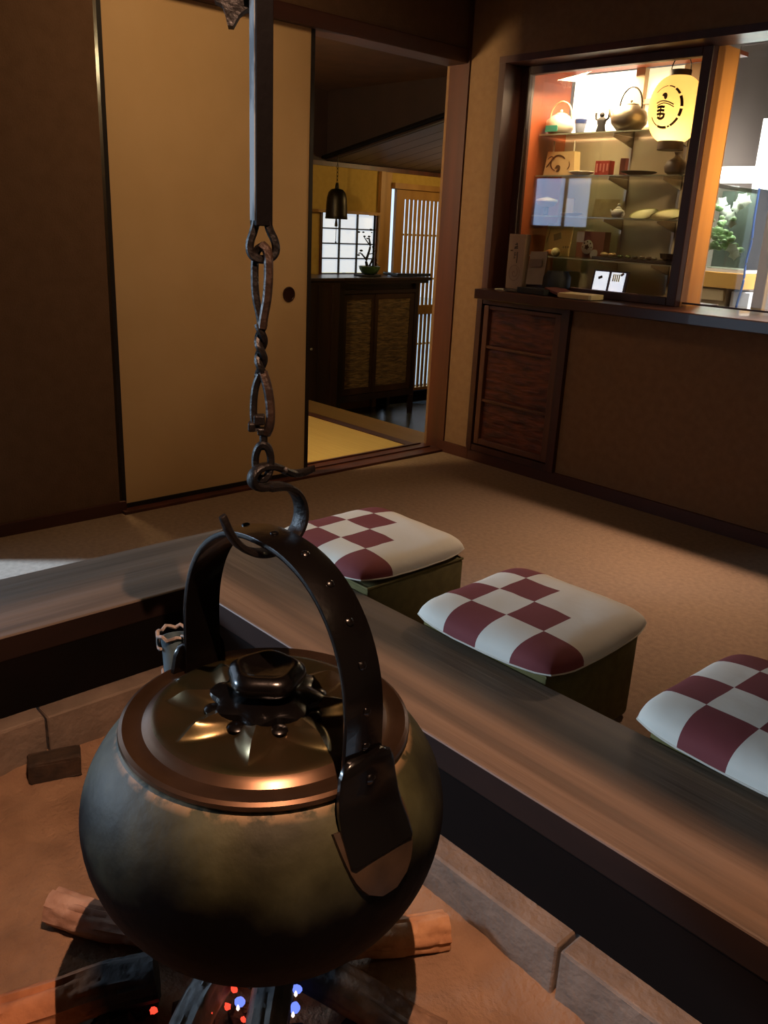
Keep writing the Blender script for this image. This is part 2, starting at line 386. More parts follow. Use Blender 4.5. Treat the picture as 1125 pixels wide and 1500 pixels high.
# stone blocks with open joints, slightly uneven
def block(x0, x1, y0, y1):
    b = MB(); b.box(x0, x1, y0, y1, -.20, .017+random.uniform(-.002, .001), bev=.005)
    for v in b.bm.verts: v.co += Vector([random.uniform(-.0012, .0012) for _ in range(3)])
    b.build('stone_block', M['stone'], he)
for a, b_ in ((XI, -1.158), (-1.154, -.562), (-.557, .03), (.034, XE)): block(a+.001, b_-.001, YI-.046, YI+.028)
for a, b_ in ((YE-.03, .03), (.034, .607), (.611, YI-.048)): block(XI-.028, XI+.048, a+.001, b_-.001)
for a, b_ in ((XI+.05, -1.158), (-1.154, -.562), (-.557, .03), (.034, XE)): block(a+.001, b_-.001, YE-.028, YE+.046)
# ash and sand bed
def sand_z(x, y):
    d = math.hypot(x+.9, y-.62)
    z = -.104 + .010*noise.noise(Vector((x*5, y*5, .3))) + .006*noise.noise(Vector((x*17, y*17, 1.3))) + .003*noise.noise(Vector((x*50, y*50, 2)))
    z += .012*max(0, 1-abs(d-.34)/.16)
    e = min(XE-x, x-XI-.046, YI-.046-y, y-YE-.046)
    z += .02*max(0, 1-e/.06)
    return z
b_ = MB(); NX, NY = 190, 110; V = []
for j in range(NY+1):
    V.append([])
    for i in range(NX+1):
        x = XI+.03 + (XE-XI-.03)*i/NX; y = YE+.03 + (YI-YE-.06)*j/NY
        V[-1].append(b_.bm.verts.new((x, y, sand_z(x, y))))
for j in range(NY):
    for i in range(NX): b_.bm.faces.new((V[j][i], V[j][i+1], V[j+1][i+1], V[j+1][i]))
b_.sm = True
sd = b_.build('ash_bed', M['sand'], None, smooth=True, label='orange brown sand and ash filling the hearth', kind='stuff'); sd['category'] = 'sand'
struct('trim_6', MB().box(XI-.03, XE+.03, YE-.03, YI+.03, -.24, -.205), M['soot'])
# dark charred brick at the left stones
b_ = MB(); b_.obox((-1.655, .60, -.078), (.35, 1, 0), (1, -.35, .12), (0, 0, 1), .055, .030, .026, bev=.006)
for v in b_.bm.verts: v.co += Vector([random.uniform(-.003, .003) for _ in range(3)])
tag(b_.build('charred_brick', mat('charred_brown_brick', '#3a2a1c', .85, col2='#24190f', scale=30, bump=.6), None), 'dark charred block lying on the sand against the left stones', 'brick')

# ================================================================ FIREWOOD
def log_mat(name, c1, c2, char):
    m = bpy.data.materials.new(name); m.use_nodes = True; nt = m.node_tree; b = nt.nodes['Principled BSDF']; b.inputs['Roughness'].default_value = .9
    at = nt.nodes.new('ShaderNodeAttribute'); at.attribute_name = 'along'
    n = nt.nodes.new('ShaderNodeTexNoise'); n.inputs['Scale'].default_value = 26; n.inputs['Detail'].default_value = 8
    tc = nt.nodes.new('ShaderNodeTexCoord'); nt.links.new(tc.outputs['Object'], n.inputs['Vector'])
    r = nt.nodes.new('ShaderNodeValToRGB'); r.color_ramp.elements[0].position = .35; r.color_ramp.elements[1].position = .65
    r.color_ramp.elements[0].color = lin(c1); r.color_ramp.elements[1].color = lin(c2); nt.links.new(n.outputs[0], r.inputs[0])
    mr = nt.nodes.new('ShaderNodeMapRange'); mr.inputs['From Min'].default_value = char-.06; mr.inputs['From Max'].default_value = char+.06
    ad = nt.nodes.new('ShaderNodeMath'); ad.operation = 'MULTIPLY_ADD'; ad.inputs[1].default_value = .12; nt.links.new(n.outputs[0], ad.inputs[0]); nt.links.new(at.outputs['Fac'], ad.inputs[2])
    s_ = nt.nodes.new('ShaderNodeMath'); s_.operation = 'SUBTRACT'; s_.inputs[1].default_value = .06; nt.links.new(ad.outputs[0], s_.inputs[0]); nt.links.new(s_.outputs[0], mr.inputs[0])
    mx = nt.nodes.new('ShaderNodeMixRGB'); nt.links.new(mr.outputs[0], mx.inputs[0]); nt.links.new(r.outputs[0], mx.inputs[1]); mx.inputs[2].default_value = lin('#2a2a2c')
    nt.links.new(mx.outputs[0], b.inputs['Base Color'])
    bp = nt.nodes.new('ShaderNodeBump'); bp.inputs['Strength'].default_value = .6; bp.inputs['Distance'].default_value = .01
    nt.links.new(n.outputs[0], bp.inputs['Height']); nt.links.new(bp.outputs[0], b.inputs['Normal'])
    return m
def log(p0, p1, r, label, c1, c2, char=.6, seed=0, flat=1.0):
    p0, p1 = Vector(p0), Vector(p1); L = (p1-p0).length; t = (p1-p0)/L; u = Vector((0, 0, 1)); u = (u - t*u.dot(t)).normalized(); v = t.cross(u)
    b = MB(); n, ns = 44, 60; rings = []
    stations = [0, .004] + [(k+1)/ns for k in range(ns-1)] + [.997, 1]
    for k in stations:
        ring = []; c = p0 + t*(L*k) + v*(.012*noise.noise(Vector((k*2.2, seed, 0)))) 
        endk = .86 if k in (0, 1) else 1
        for i in range(n):
            a = 2*PI*i/n
            g = noise.noise(Vector((math.cos(a)*3.2+seed*7, math.sin(a)*3.2, k*L*6)))
            g2 = -abs(noise.noise(Vector((math.cos(a)*5+seed*3, math.sin(a)*5, k*L*5+9))))
            g3 = -max(0, .12-abs(noise.noise(Vector((math.cos(a)*2.6+seed*5, math.sin(a)*2.6, k*L*14+3)))))
            rr = r*endk*(1 + .16*g + .20*g2 + .55*g3 + .08)
            ring.append(c + u*(rr*math.sin(a)*flat) + v*(rr*math.cos(a)))
        rings.append(ring)
    b.grid(rings)
    o = b.build('firewood_log', log_mat('log_bark_%s' % c1[1:], c1, c2, char), None, origin=p0, angle=50)
    at = o.data.attributes.new('along', 'FLOAT', 'POINT')
    for i, vv in enumerate(o.data.vertices): at.data[i].value = max(0, min(1, (vv.co.dot(t))/L))
    return tag(o, label, 'log', 'burning logs under the kettle')
log((-1.245, .425, -.066), (-.96, .60, -.058), .029, 'pale cracked log poking out left of the kettle', '#b39482', '#93705c', .75, 1)
log((-.757, .922, -.066), (-.87, .72, -.056), .030, 'short round-ended log right of the kettle beside the stones', '#b98a62', '#9a6b48', .8, 2)
log((-1.085, .235, -.062), (-.958, .475, -.022), .034, 'thick split log with blackened tip at the lower left', '#a9714c', '#8a5a3c', .66, 3)
log((-.80, .36, -.060), (-.915, .585, -.020), .028, 'grey-topped narrow log under the kettle, second from left', '#6c6c6c', '#4c4844', .75, 4, 1.1)
log((-.665, .455, -.060), (-.84, .615, -.012), .031, 'dark grey log lying straight under the middle of the kettle', '#5a544e', '#3d3833', .7, 5)
log((-.615, .755, -.070), (-.83, .665, -.030), .034, 'brown flat-sided log at the lower right of the fire', '#8a6a50', '#5a4130', .72, 6, .8)
# charcoal pieces, embers, small flames
char_m = mat('charcoal', '#1a1817', .9, col2='#35322f', scale=60, bump=.8)
ember_m = mat('glowing_ember', '#30100a', .9, emit=(1.0, .06, .03, 1), estr=1.6)
r2 = random.Random(3)
cs = [(-.99, .455, .034), (-1.02, .41, .030), (-.955, .40, .036), (-.90, .50, .030), (-.87, .43, .028), (-.84, .56, .030), (-.76, .60, .030), (-.93, .62, .034), (-.80, .70, .028), (-1.03, .55, .03), (-.72, .68, .024), (-.90, .37, .026)]
for i, (x, y, r) in enumerate(cs):
    b = MB(); b.ball((x, y, -.095+r*.5), r, 1.25, .9, .75, 12)
    for v in b.bm.verts: v.co += Vector((r2.uniform(-.2, .2), r2.uniform(-.2, .2), r2.uniform(-.15, .15)))*r
    tag(b.build('charcoal_lump', char_m, None, smooth=False), 'black charcoal lump among the logs of the fire', 'charcoal', 'charcoal lumps in the fire')
FC = Vector((-.84, .53, -.05))
def ember(p, r, lab):
    b = MB(); b.ball(p, r, 1.1, .9, .9, 8)
    for v in b.bm.verts: v.co += Vector((r2.uniform(-.25, .25), r2.uniform(-.25, .25), r2.uniform(-.2, .2)))*r
    tag(b.build('ember', ember_m, None, smooth=False), lab, 'ember', 'glowing embers in the fire')
EMB = [((-0.807, 0.599, -0.015), 0.0085), ((-0.858, 0.55, -0.02), 0.006), ((-0.853, 0.505, -0.03), 0.006), ((-0.811, 0.536, -0.03), 0.0045), ((-0.846, 0.53, -0.03), 0.0055), ((-0.927, 0.45, -0.05), 0.006)]
for p, r in EMB: ember(p, r, 'small red glowing ember between the logs')
fl_m = mat('blue_violet_flame', '#05051a', .9, emit=(.16, .24, 1.0, 1), estr=1.3)
fl_w = mat('white_flame_tip', '#202020', .9, emit=(1.0, .8, .7, 1), estr=1.5)
for k, (p, h) in enumerate((((-0.84, 0.547, -0.035), 0.016), ((-0.777, 0.603, -0.035), 0.02), ((-0.793, 0.62, -0.02), 0.01))):
    b = MB(); b.lathe(p, [(.001, 0), (.0075, h*.2), (.0085, h*.45), (.004, h*.8), (.0005, h)], 10, (.1, .15, 1))
    b.lathe((p[0]+.006, p[1]-.006, p[2]-.002), [(.0005, 0), (.0028, .004), (.0022, .008), (.0005, .012)], 8, mi=1)
    tag(b.build('flame', [fl_m, fl_w], None), 'small blue violet flame licking between the logs', 'flame', 'small flames in the fire')
light('fire_glow', 'POINT', (-.84, .56, -.03), .10, (1.0, .25, .08), .03)

# ================================================================ KETTLE
K = Vector((-.74, .525, .23))
kt = thing('hanging_kettle', K, 'huge round green-bronze kettle with black arched handle hanging over the fire', 'kettle')
prof = []
zc = .412
for k in range(0, 25):       # lower half, flattened bottom
    a = -PI/2 + PI/2*k/24
    r = .222*(abs(math.cos(a))**.80); z = zc + .182*math.copysign(abs(math.sin(a))**1.06, math.sin(a))
    prof.append((max(r, .0005), z-K.z))
for k in range(1, 16):       # shoulder
    a = .71*k/15
    prof.append((.222*math.cos(a)**.92, zc + .161*math.sin(a)-K.z))
rl, zl = prof[-1]
prof += [(rl-.003, zl+.003), (.140, zl+.004), (.12, zl+.001), (.001, zl+.001)]
b_ = MB(); b_.lathe(K, prof, 96); b_.build('kettle_body', M['patina'], kt, angle=60)
ZL = K.z + zl + .006     # underside of lid
# lid : rim, flat band, star relief
def lidmod(r, z, a):
    k = 1.0
    if r < .128 and r > .03:
        t = abs(((a*8/(2*PI)) % 1)*2-1)                  # 0..1 ridge, eight points
        tip = .072 + .052*t
        s = max(0, min(1, (tip - r)/.030)); k = s*s*(3-2*s)
        z += .015*k*(.25+.75*t)
    return r, z
lp = [(.158, -.006), (.170, -.002), (.1735, .003), (.1725, .007), (.168, .0095), (.160, .0085), (.152, .0075), (.146, .0085), (.141, .012), (.135, .0165), (.130, .018)]
r = .127
while r > .032: lp.append((r, .0185 + (.127-r)*.06)); r -= .002
lp += [(.03, .026), (.0005, .027)]
b_ = MB(); b_.lathe((K.x, K.y, ZL), lp, 256, mod=lidmod); lid = b_.build('lid', [M['copper'], mat('reddish_copper_rim', '#6c5442', .3, .9, col2='#54402f', scale=12)], kt, angle=24)
for p_ in lid.data.polygons: p_.material_index = 1 if math.hypot(p_.center.x, p_.center.y) > .133 else 0
# hinge seam marks on lid rim
ZK = ZL + .030
def lobes(n, amp, ph=0): return lambda r, z, a: (r*(1+amp*math.cos(n*a+ph)), z)
b_ = MB(); b_.lathe((K.x, K.y, ZK), [(.040, -.010), (.054, -.006), (.064, .001), (.062, .007), (.048, .012), (.034, .012), (.020, .016)], 72, mod=lobes(8, .10))
b_.lathe((K.x, K.y, ZK), [(.020, .008), (.027, .014), (.033, .017), (.043, .024), (.046, .031), (.044, .039), (.037, .045), (.031, .0455), (.026, .043), (.014, .0405), (.0005, .040)], 72, mod=lobes(5, .05, .6))
kn = b_.build('lid_knob', M['blackiron'], kt, angle=50, label='glossy black flower-shaped knob')
for i in range(8):                                       # small curled leaf tips round the knob
    a = 2*PI*(i+.5)/8; c = Vector((K.x+math.cos(a)*.062, K.y+math.sin(a)*.062, ZK-.004))
    b_ = MB(); b_.ball((c.x, c.y, c.z), .010, 1.3, 1.3, .5, 14); b_.build('knob_leaf', M['blackiron'], kt)
# handle : broad curved strap with raised middle and rivets
def arch(t):  # t 0..1 right foot -> left foot, in plane y = K.y
    x0, a, zs, zt = -.726, .160, .600, .764
    if t < .16: return Vector((x0+a-.0, K.y, .520+(zs-.520)*t/.16))
    if t > .84: return Vector((x0-a, K.y, .520+(zs-.520)*(1-t)/.16))
    th = PI*(t-.16)/.68
    c_, s_ = math.cos(th), math.sin(th)
    return Vector((x0 + a*math.copysign(abs(c_)**.86, c_), K.y, zs + (zt-zs)*s_**.92))
pts = [arch(i/72) for i in range(73)]
b_ = MB(); rings = []
sec = [(-1, 0), (-.97, .0022), (-.80, .0030), (-.45, .0042), (0, .0050), (.45, .0042), (.80, .0030), (.97, .0022), (1, 0), (.96, -.0040), (.8, -.0030), (0, -.0015), (-.8, -.0030), (-.96, -.0040)]
for i, p in enumerate(pts):
    t = (pts[min(i+1, 72)] - pts[max(i-1, 0)]).normalized(); n_ = Vector((t.z, 0, -t.x)); 
    if n_.dot(p - Vector((-.726, K.y, .55))) < 0: n_ = -n_
    hw = .0235 + .0035*abs(i/72-.5)*2
    rings.append([p + Vector((0, 1, 0))*(s*hw) + n_*h for s, h in sec])
b_.grid(rings); hd = b_.build('handle', M['blackiron'], kt, angle=35)
for i in range(13):
    t = .12+.76*i/12; p = arch(t); q = (arch(min(1, t+.01)) - arch(max(0, t-.01))).normalized(); n_ = Vector((q.z, 0, -q.x))
    if n_.dot(p - Vector((-.726, K.y, .55))) < 0: n_ = -n_
    b_ = MB(); b_.lathe(p + n_*.0045, [(.0052, -.001), (.0048, .0014), (.003, .0028), (.0005, .0032)], 12, n_); b_.build('rivet', M['blackiron'], hd)
# lugs : broad shields standing on the shoulder, with a scalloped foot
foot_m = mat('worn_brown_bronze_foot', '#3c2d1e', .5, .3, col2='#2a1f14', scale=20, bump=.2)
for sx in (1, -1):
    X0 = -.726 + sx*.168 if sx > 0 else -.726 - .168
    secs = [(.572, .020, X0-.002*sx), (.568, .030, X0), (.556, .036, X0+.0005*sx), (.535, .039, X0+.002*sx), (.515, .041, X0+.006*sx), (.498, .042, X0+.013*sx), (.484, .043, X0+.022*sx), (.470, .043, X0+.030*sx)]
    b_ = MB(); rings = []
    for z, hw, x in secs:
        rings.append([Vector((x-.0045*sx, K.y-hw, z)), Vector((x+.001*sx, K.y-hw-.0012, z)), Vector((x+.0045*sx, K.y-hw+.003, z)), Vector((x+.0055*sx, K.y, z)), Vector((x+.0045*sx, K.y+hw-.003, z)), Vector((x+.001*sx, K.y+hw+.0012, z)), Vector((x-.0045*sx, K.y+hw, z)), Vector((x-.0045*sx, K.y, z))])
    b_.grid(rings); lg = b_.build('lug', M['blackiron'], kt, angle=50)
    b_ = MB(); b_.lathe((X0+.006*sx, K.y, .545), [(.007, -.001), (.006, .002), (.0035, .0035), (.0005, .004)], 14, (sx, 0, 0)); b_.build('rivet', M['blackiron'], lg)
    # foot : half disc following the shoulder of the body
    b_ = MB(); rows = []
    for j in range(9):
        t = j/8; z_ = .500 - .075*t; r = .222*math.cos(math.asin(min(.99, max(0, (z_-.412)/.161))))**.92 + .004; hw = .049*math.sqrt(max(.02, 1-(t*.98)**2.4))
        row = []
        for i in range(13):
            y = -hw + 2*hw*i/12; rr = r + .002
            xx = math.sqrt(max(.001, rr*rr - y*y))
            row.append(Vector((K.x + sx*xx, K.y + y, z_)))
        rows.append(row)
    inner = [[p + Vector((-.012*sx, 0, -.008)) for p in row] for row in rows]
    loop_rings = [a + list(reversed(c)) for a, c in zip(rows, inner)]
    b_.grid(loop_rings); b_.build('lug_foot', foot_m, kt, angle=50)
# spout behind the left lug
b_ = MB(); b_.lathe((-.985, .545, .478), [(.034, -.05), (.026, -.02), (.021, 0), (.020, .036), (.021, .050), (.016, .051), (.015, .03)], 24, (-.22, .03, 1), caps=(True, True)); sp = b_.build('spout', M['bluegrey'], kt, label='short blue-grey spout with pale crust')
b_ = MB()
for z, r in ((.531, .0225), (.475, .0225)):
    P = [Vector((-.985-.22*(z-.478)+math.cos(2*PI*i/20)*r, .545+math.sin(2*PI*i/20)*r, z+.003*math.sin(i*2.1))) for i in range(20)]
    b_.sweep(P, .0028, .0028, closed=True, n=6)
b_.sweep([(-1.015, .53, .528), (-1.009, .526, .515), (-1.002, .524, .509), (-.995, .523, .513)], .0025, .0025, n=6, smooth_path=2)
b_.sweep([(-.975, .545, .535), (-.95, .54, .545), (-.925, .535, .558)], .0016, .0016, n=6, smooth_path=2)
b_.build('crusted_rim', M['crust'], sp, kind='stuff')

# ================================================================ POT HANGER
HK = Vector((-.74, .525, 0)); SV = Vector((.579, .816, 0)); DV = Vector((.816, -.579, 0))   # DV points to the viewer's side
def hp(s, z, d=0): return HK + SV*s + DV*d + Vector((0, 0, z))
hg = thing('pot_hook_bar', hp(-.008, 1.075), 'long flat black iron hanger bar ending in an open ring', 'hanger')
ca, sa = math.cos(.40), math.sin(.40); SB = SV*ca - DV*sa; DB = DV*ca + SV*sa
MB().obox(hp(-.0065, 1.757), SB, DB, (0, 0, 1), .0088, .0085, .665, bev=.001).build('bar', mat('black_bar_iron', '#050404', .6, spec=.06, bump=.08, scale=30, bscale=60), hg)
b_ = MB(); b_.obox(hp(-.0065, 1.757) - SB*.0092, SB, DB, (0, 0, 1), .0006, .0060, .660); b_.build('worn_daylit_edge', mat('worn_daylight_streak', '#5f686c', .6, col2='#101010', scale=45, stretch=(1, 1, .3), sharp=(.44, .54)), hg, label='pale worn edge of the bar with daylight painted in')  # blue daylight along the left side put into the worn metal's colour
b_ = MB(); b_.sweep([hp(-.010, 1.104), hp(-.0135, 1.088), hp(-.0185, 1.075), hp(-.0175, 1.064), hp(-.009, 1.0595), hp(.002, 1.0605), hp(.0085, 1.067), hp(.0075, 1.078), hp(.001, 1.089), hp(-.001, 1.101)], .0060, .0044, ref=DV, n=8, smooth_path=3, power=3).build('ring', M['iron'], hg)
lv = thing('adjusting_lever', hp(-.03, 1.268), 'dark fish-shaped lever clamped on the hanger bar at the top edge', 'lever')
b_ = MB(); b_.prism([(-.052, 1.296), (-.050, 1.289), (-.043, 1.286), (-.041, 1.281), (-.038, 1.269), (-.033, 1.269), (-.027, 1.279), (-.022, 1.283), (-.0165, 1.286), (-.0165, 1.33), (-.03, 1.345), (-.05, 1.33), (-.055, 1.31)], HK - DV*.009, SV, (0, 0, 1), -.018)
b_.build('plate', M['iron'], lv)
b_ = MB(); b_.obox(hp(-.0065, 1.315), SV, DV, (0, 0, 1), .013, .009, .012, bev=.002); b_.build('collar', M['iron'], lv)
# twisted link
tl = thing('twisted_link', hp(-.005, .90), 'long twisted iron link with worn brown faces hanging from the ring', 'chain link')
lo = [hp(-.005, 1.073), hp(-.0125, 1.068, -.004), hp(-.0135, 1.045, -.004), hp(-.0125, 1.022, -.003), hp(-.0080, 1.004, -.002), hp(-.0065, .992, -.002)]
ro = [hp(-.005, 1.073), hp(.0005, 1.068, .005), hp(.0010, 1.045, .005), hp(-.0005, 1.022, .004), hp(-.0040, 1.004, .003), hp(-.0055, .992, .002)]
b_ = MB(); b_.sweep(lo, .0060, .0042, ref=DV, n=8, smooth_path=2, power=3).build('strand', M['iron'], tl)
b_ = MB(); b_.sweep(ro, .0062, .0050, ref=DV, n=8, smooth_path=2, power=3).build('strand', M['iron_worn'], tl)
b_ = MB()
for ph in (0, PI): b_.sweep([hp(-.0068+.0032*math.cos(ph+(1.0-z_/44)*9), .995-.055*z_/44, .0032*math.sin(ph+(1.0-z_/44)*9)) for z_ in range(45)], .0042, .0042, ref=DV, n=8)
b_.build('twist', M['iron'], tl)
lo = [hp(-.0075, .944), hp(-.0130, .930, -.003), hp(-.0150, .908, -.004), hp(-.0145, .892, -.003), hp(-.010, .883)]
ro = [hp(-.0050, .946), hp(.0005, .930, .004), hp(.0035, .908, .005), hp(.0030, .890, .004), hp(-.001, .880)]
b_ = MB(); b_.sweep(lo, .0060, .0042, ref=DV, n=8, smooth_path=2, power=3).build('strand', M['iron'], tl)
b_ = MB(); b_.sweep(ro, .0064, .0052, ref=DV, n=8, smooth_path=2, power=3).build('strand', M['iron_worn'], tl)
b_ = MB(); b_.obox(hp(-.0085, .895, .001), SV, DV, (0, 0, 1), .006, .007, .0055, bev=.002).obox(hp(-.0165, .8875, .003), SV, DV, (0, 0, 1), .0040, .006, .0050, bev=.002).obox(hp(-.004, .882, 0), SV, DV, (0, 0, 1), .0065, .006, .004, bev=.0015); b_.build('swivel_block', M['iron'], tl)
# lower ring link
rl_ = thing('ring_link', hp(-.004, .82), 'small oval iron ring between the twisted link and the big hook', 'chain link')
b_ = MB(); b_.sweep([hp(-.004, .880), hp(-.004, .862)], .0048, .0045, ref=DV, n=8, power=3).build('neck', M['iron'], rl_)
P = [hp(-.0045+.0085*math.sin(2*PI*i/28), .848+.0195*math.cos(2*PI*i/28), .002*math.cos(2*PI*i/28*2)) for i in range(28)]
b_ = MB(); b_.sweep(P, .0055, .0044, ref=DV, n=8, closed=True, power=2.6).build('oval_ring', M['iron'], rl_)
# big S hook
hk = thing('s_hook', hp(0, .74), 'flat black iron hook with pointed tail carrying the kettle handle', 'hook')
EX = Vector((1, 0, 0))
def yp(y, z, x=0): return Vector((HK.x + x, HK.y + y, z))
P = [yp(.066, .8300), yp(.045, .8270), yp(.030, .8300), yp(.014, .8400), yp(-.004, .8440), yp(-.018, .8390), yp(-.021, .828), yp(-.014, .820), yp(.002, .8185), yp(.018, .8175), yp(.034, .812), yp(.046, .796), yp(.049, .776), yp(.042, .758), yp(.026, .746), yp(.006, .7405), yp(-.014, .743), yp(-.034, .754), yp(-.048, .772), yp(-.058, .797)]
def hr(t): return (max(.12, min(1, t/.16)) if t < .16 else (.55 if t < .42 else (1 if t < .85 else max(.15, 1-(t-.85)/.15*.8))), 1)
b_ = MB(); b_.sweep(P, .0125, .0042, ref=EX, n=10, smooth_path=3, power=3, radf=hr).build('hook', M['iron'], hk)

# hooded lamp above the hearth (it throws a square pool of warm light)
LP = Vector((-.14, .255, 1.97))
hl = thing('hooded_lamp', (LP.x, LP.y, 1.82), 'square dark wooden hooded lamp hanging above the hearth', 'lamp')
x0, x1, y0, y1 = -.290, .01, .18, .332
MB().box(x0-.012, x0, y0-.012, y1+.012, 1.82, 2.06).box(x1, x1+.012, y0-.012, y1+.012, 1.82, 2.06).box(x0, x1, y0-.012, y0, 1.82, 2.06).box(x0, x1, y1, y1+.012, 1.82, 2.06).box(x0-.012, x1+.012, y0-.012, y1+.012, 2.06, 2.075).build('hood', M['black'], hl)
MB().box(LP.x-.004, LP.x+.004, LP.y-.004, LP.y+.004, 2.075, ZC).build('cord', M['black'], hl)
MB().lathe((LP.x, LP.y, 2.00), [(.012, .06), (.014, .02), (.010, .012)], 12).build('socket', M['black'], hl)
light('hearth_lamp', 'POINT', LP, 175, (1.0, .56, .36), .0045)

# ================================================================ SEATS AND CUSHIONS
def cushion_mat():
    m = bpy.data.materials.new('red_and_white_checked_cotton'); m.use_nodes = True; nt = m.node_tree; b = nt.nodes['Principled BSDF']
    b.inputs['Roughness'].default_value = .85
    at = nt.nodes.new('ShaderNodeAttribute'); at.attribute_name = 'cell'; sp_ = nt.nodes.new('ShaderNodeSeparateXYZ'); nt.links.new(at.outputs['Vector'], sp_.inputs[0])
    def mth(op, a, b2=None):
        n = nt.nodes.new('ShaderNodeMath'); n.operation = op
        for k, v in enumerate((a, b2)):
            if v is None: continue
            if isinstance(v, (int, float)): n.inputs[k].default_value = v
            else: nt.links.new(v, n.inputs[k])
        return n.outputs[0]
    fi = mth('FLOOR', mth('MULTIPLY', sp_.outputs[0], 4)); fj = mth('FLOOR', mth('MULTIPLY', sp_.outputs[1], 4)); s = mth('ADD', fi, fj)
    odd = mth('GREATER_THAN', mth('MODULO', s, 2), .5); low = mth('LESS_THAN', s, 3.5); red = mth('MULTIPLY', mth('MULTIPLY', odd, low), sp_.outputs[2])
    mx = nt.nodes.new('ShaderNodeMixRGB'); nt.links.new(red, mx.inputs[0]); mx.inputs[1].default_value = lin('#d9d3c6'); mx.inputs[2].default_value = lin('#763436')
    nt.links.new(mx.outputs[0], b.inputs['Base Color'])
    tc = nt.nodes.new('ShaderNodeTexCoord'); n = nt.nodes.new('ShaderNodeTexNoise'); n.inputs['Scale'].default_value = 22; nt.links.new(tc.outputs['Object'], n.inputs['Vector'])
    bp = nt.nodes.new('ShaderNodeBump'); bp.inputs['Strength'].default_value = .25; bp.inputs['Distance'].default_value = .006; nt.links.new(n.outputs[0], bp.inputs['Height']); nt.links.new(bp.outputs[0], b.inputs['Normal'])
    return m
CM = cushion_mat()
def seat(cx, cy, label, rot, w=.362):
    t = thing('box_stool', (cx, cy, 0), label, 'stool', 'olive box stools beside the hearth')
    h = w/2; z1 = .232
    b = MB(); b.box(cx-h, cx+h, cy-h, cy+h, .004, z1-.004, bev=.012); b.build('body', M['olive'], t, smooth=True)
    b = MB(); P = []
    q = h-.004
    for sx, sy in ((-1, -1), (1, -1), (1, 1), (-1, 1)): P.append((cx+sx*q, cy+sy*q, z1-.005))
    b.sweep(P, .004, .004, closed=True, n=6); b.build('piping', M['olive'], t)
    return t
def cushion(cx, cy, z, label, rot, w=.40, seed=0):
    t = thing('cushion', (cx, cy, z), label, 'cushion', 'red and white checked cushions on the stools')
    N = 30; b = MB(); cell = []
    co, si = math.cos(rot), math.sin(rot)
    def pt(u, v, top):
        # u,v in -1..1 ; pillow with rounded corners
        ru, rv = u, v
        pin = 1 - .045*(1-abs(v)**2) * 0
        x = u*w/2*(1 - .085*abs(v)**5); y = v*w/2*(1 - .085*abs(u)**5)*1.03
        e = max(0, (1-abs(u)**6)*(1-abs(v)**6))
        th = .046*e**.40*(1+.06*noise.noise(Vector((u*2, v*2, seed))))
        ed = .012 + .010*(u*v)**2
        if top: zz = ed + th - .004*math.hypot(u, v)
        else: zz = ed*(1-e**.5)
        zz += .0015*noise.noise(Vector((u*5+seed, v*5, 4)))
        return Vector((cx + x*co - y*si, cy + x*si + y*co, z + zz))
    g = lambda k: math.sin((k/N*2-1)*PI/2)
    T = [[b.bm.verts.new(pt(g(i), g(j), True)) for i in range(N+1)] for j in range(N+1)]
    Bt = [[(T[j][i] if i in (0, N) or j in (0, N) else b.bm.verts.new(pt(g(i), g(j), False))) for i in range(N+1)] for j in range(N+1)]
    for j in range(N):
        for i in range(N):
            b.bm.faces.new((T[j][i], T[j][i+1], T[j+1][i+1], T[j+1][i]))
            b.bm.faces.new((Bt[j][i], Bt[j+1][i], Bt[j+1][i+1], Bt[j][i+1]))
    b.bm.verts.index_update()
    for row, top in ((T, 1), (Bt, 0)):
        for j in range(N+1):
            for i in range(N+1):
                if top or not (i in (0, N) or j in (0, N)): cell.append((row[j][i].index, (i_ := (g(i)+1)/2*.9999, (g(j)+1)/2*.9999, 1.0)))
    # first row of squares on the front side wraps over the edge
    b.sm = True
    bmesh.ops.recalc_face_normals(b.bm, faces=b.bm.faces)
    o = b.build('cushion_cover', CM, t, smooth=True, angle=80)
    at = o.data.attributes.new('cell', 'FLOAT_VECTOR', 'POINT')
    for k, val in cell: at.data[k].vector = val
    P = []
    for k in range(4*12):
        s_, q = divmod(k, 12); a = -1 + 2*q/12
        u, v = ((a, -1), (1, a), (-a, 1), (-1, -a))[s_]
        P.append(pt(u, v, True) + Vector((0, 0, -.001)))
    MB().sweep(P, .0022, .0022, closed=True, n=6).build('seam_piping', mat('white_piping', '#cfc7b8', .9), t)
    return t
ST = [(-1.625, 1.512, -.01, 'farthest olive box stool, nearest the cream sliding door', 'farthest checked red and white cushion, nearest the sliding door'),
      (-1.069, 1.512, .03, 'middle olive box stool with its dark side towards the rail', 'middle checked red and white cushion, fully in view'),
      (-.470, 1.512, -.03, 'nearest olive box stool, cut by the right edge of the photo', 'nearest checked red and white cushion, cut by the right edge of the photo')]
for k, (x, y, r, l1, l2) in enumerate(ST):
    seat(x, y, l1, 0); cushion((-1.648, -1.060, -.478)[k], (1.518, 1.502, 1.500)[k], .233, l2, r, .405, k*3.1)

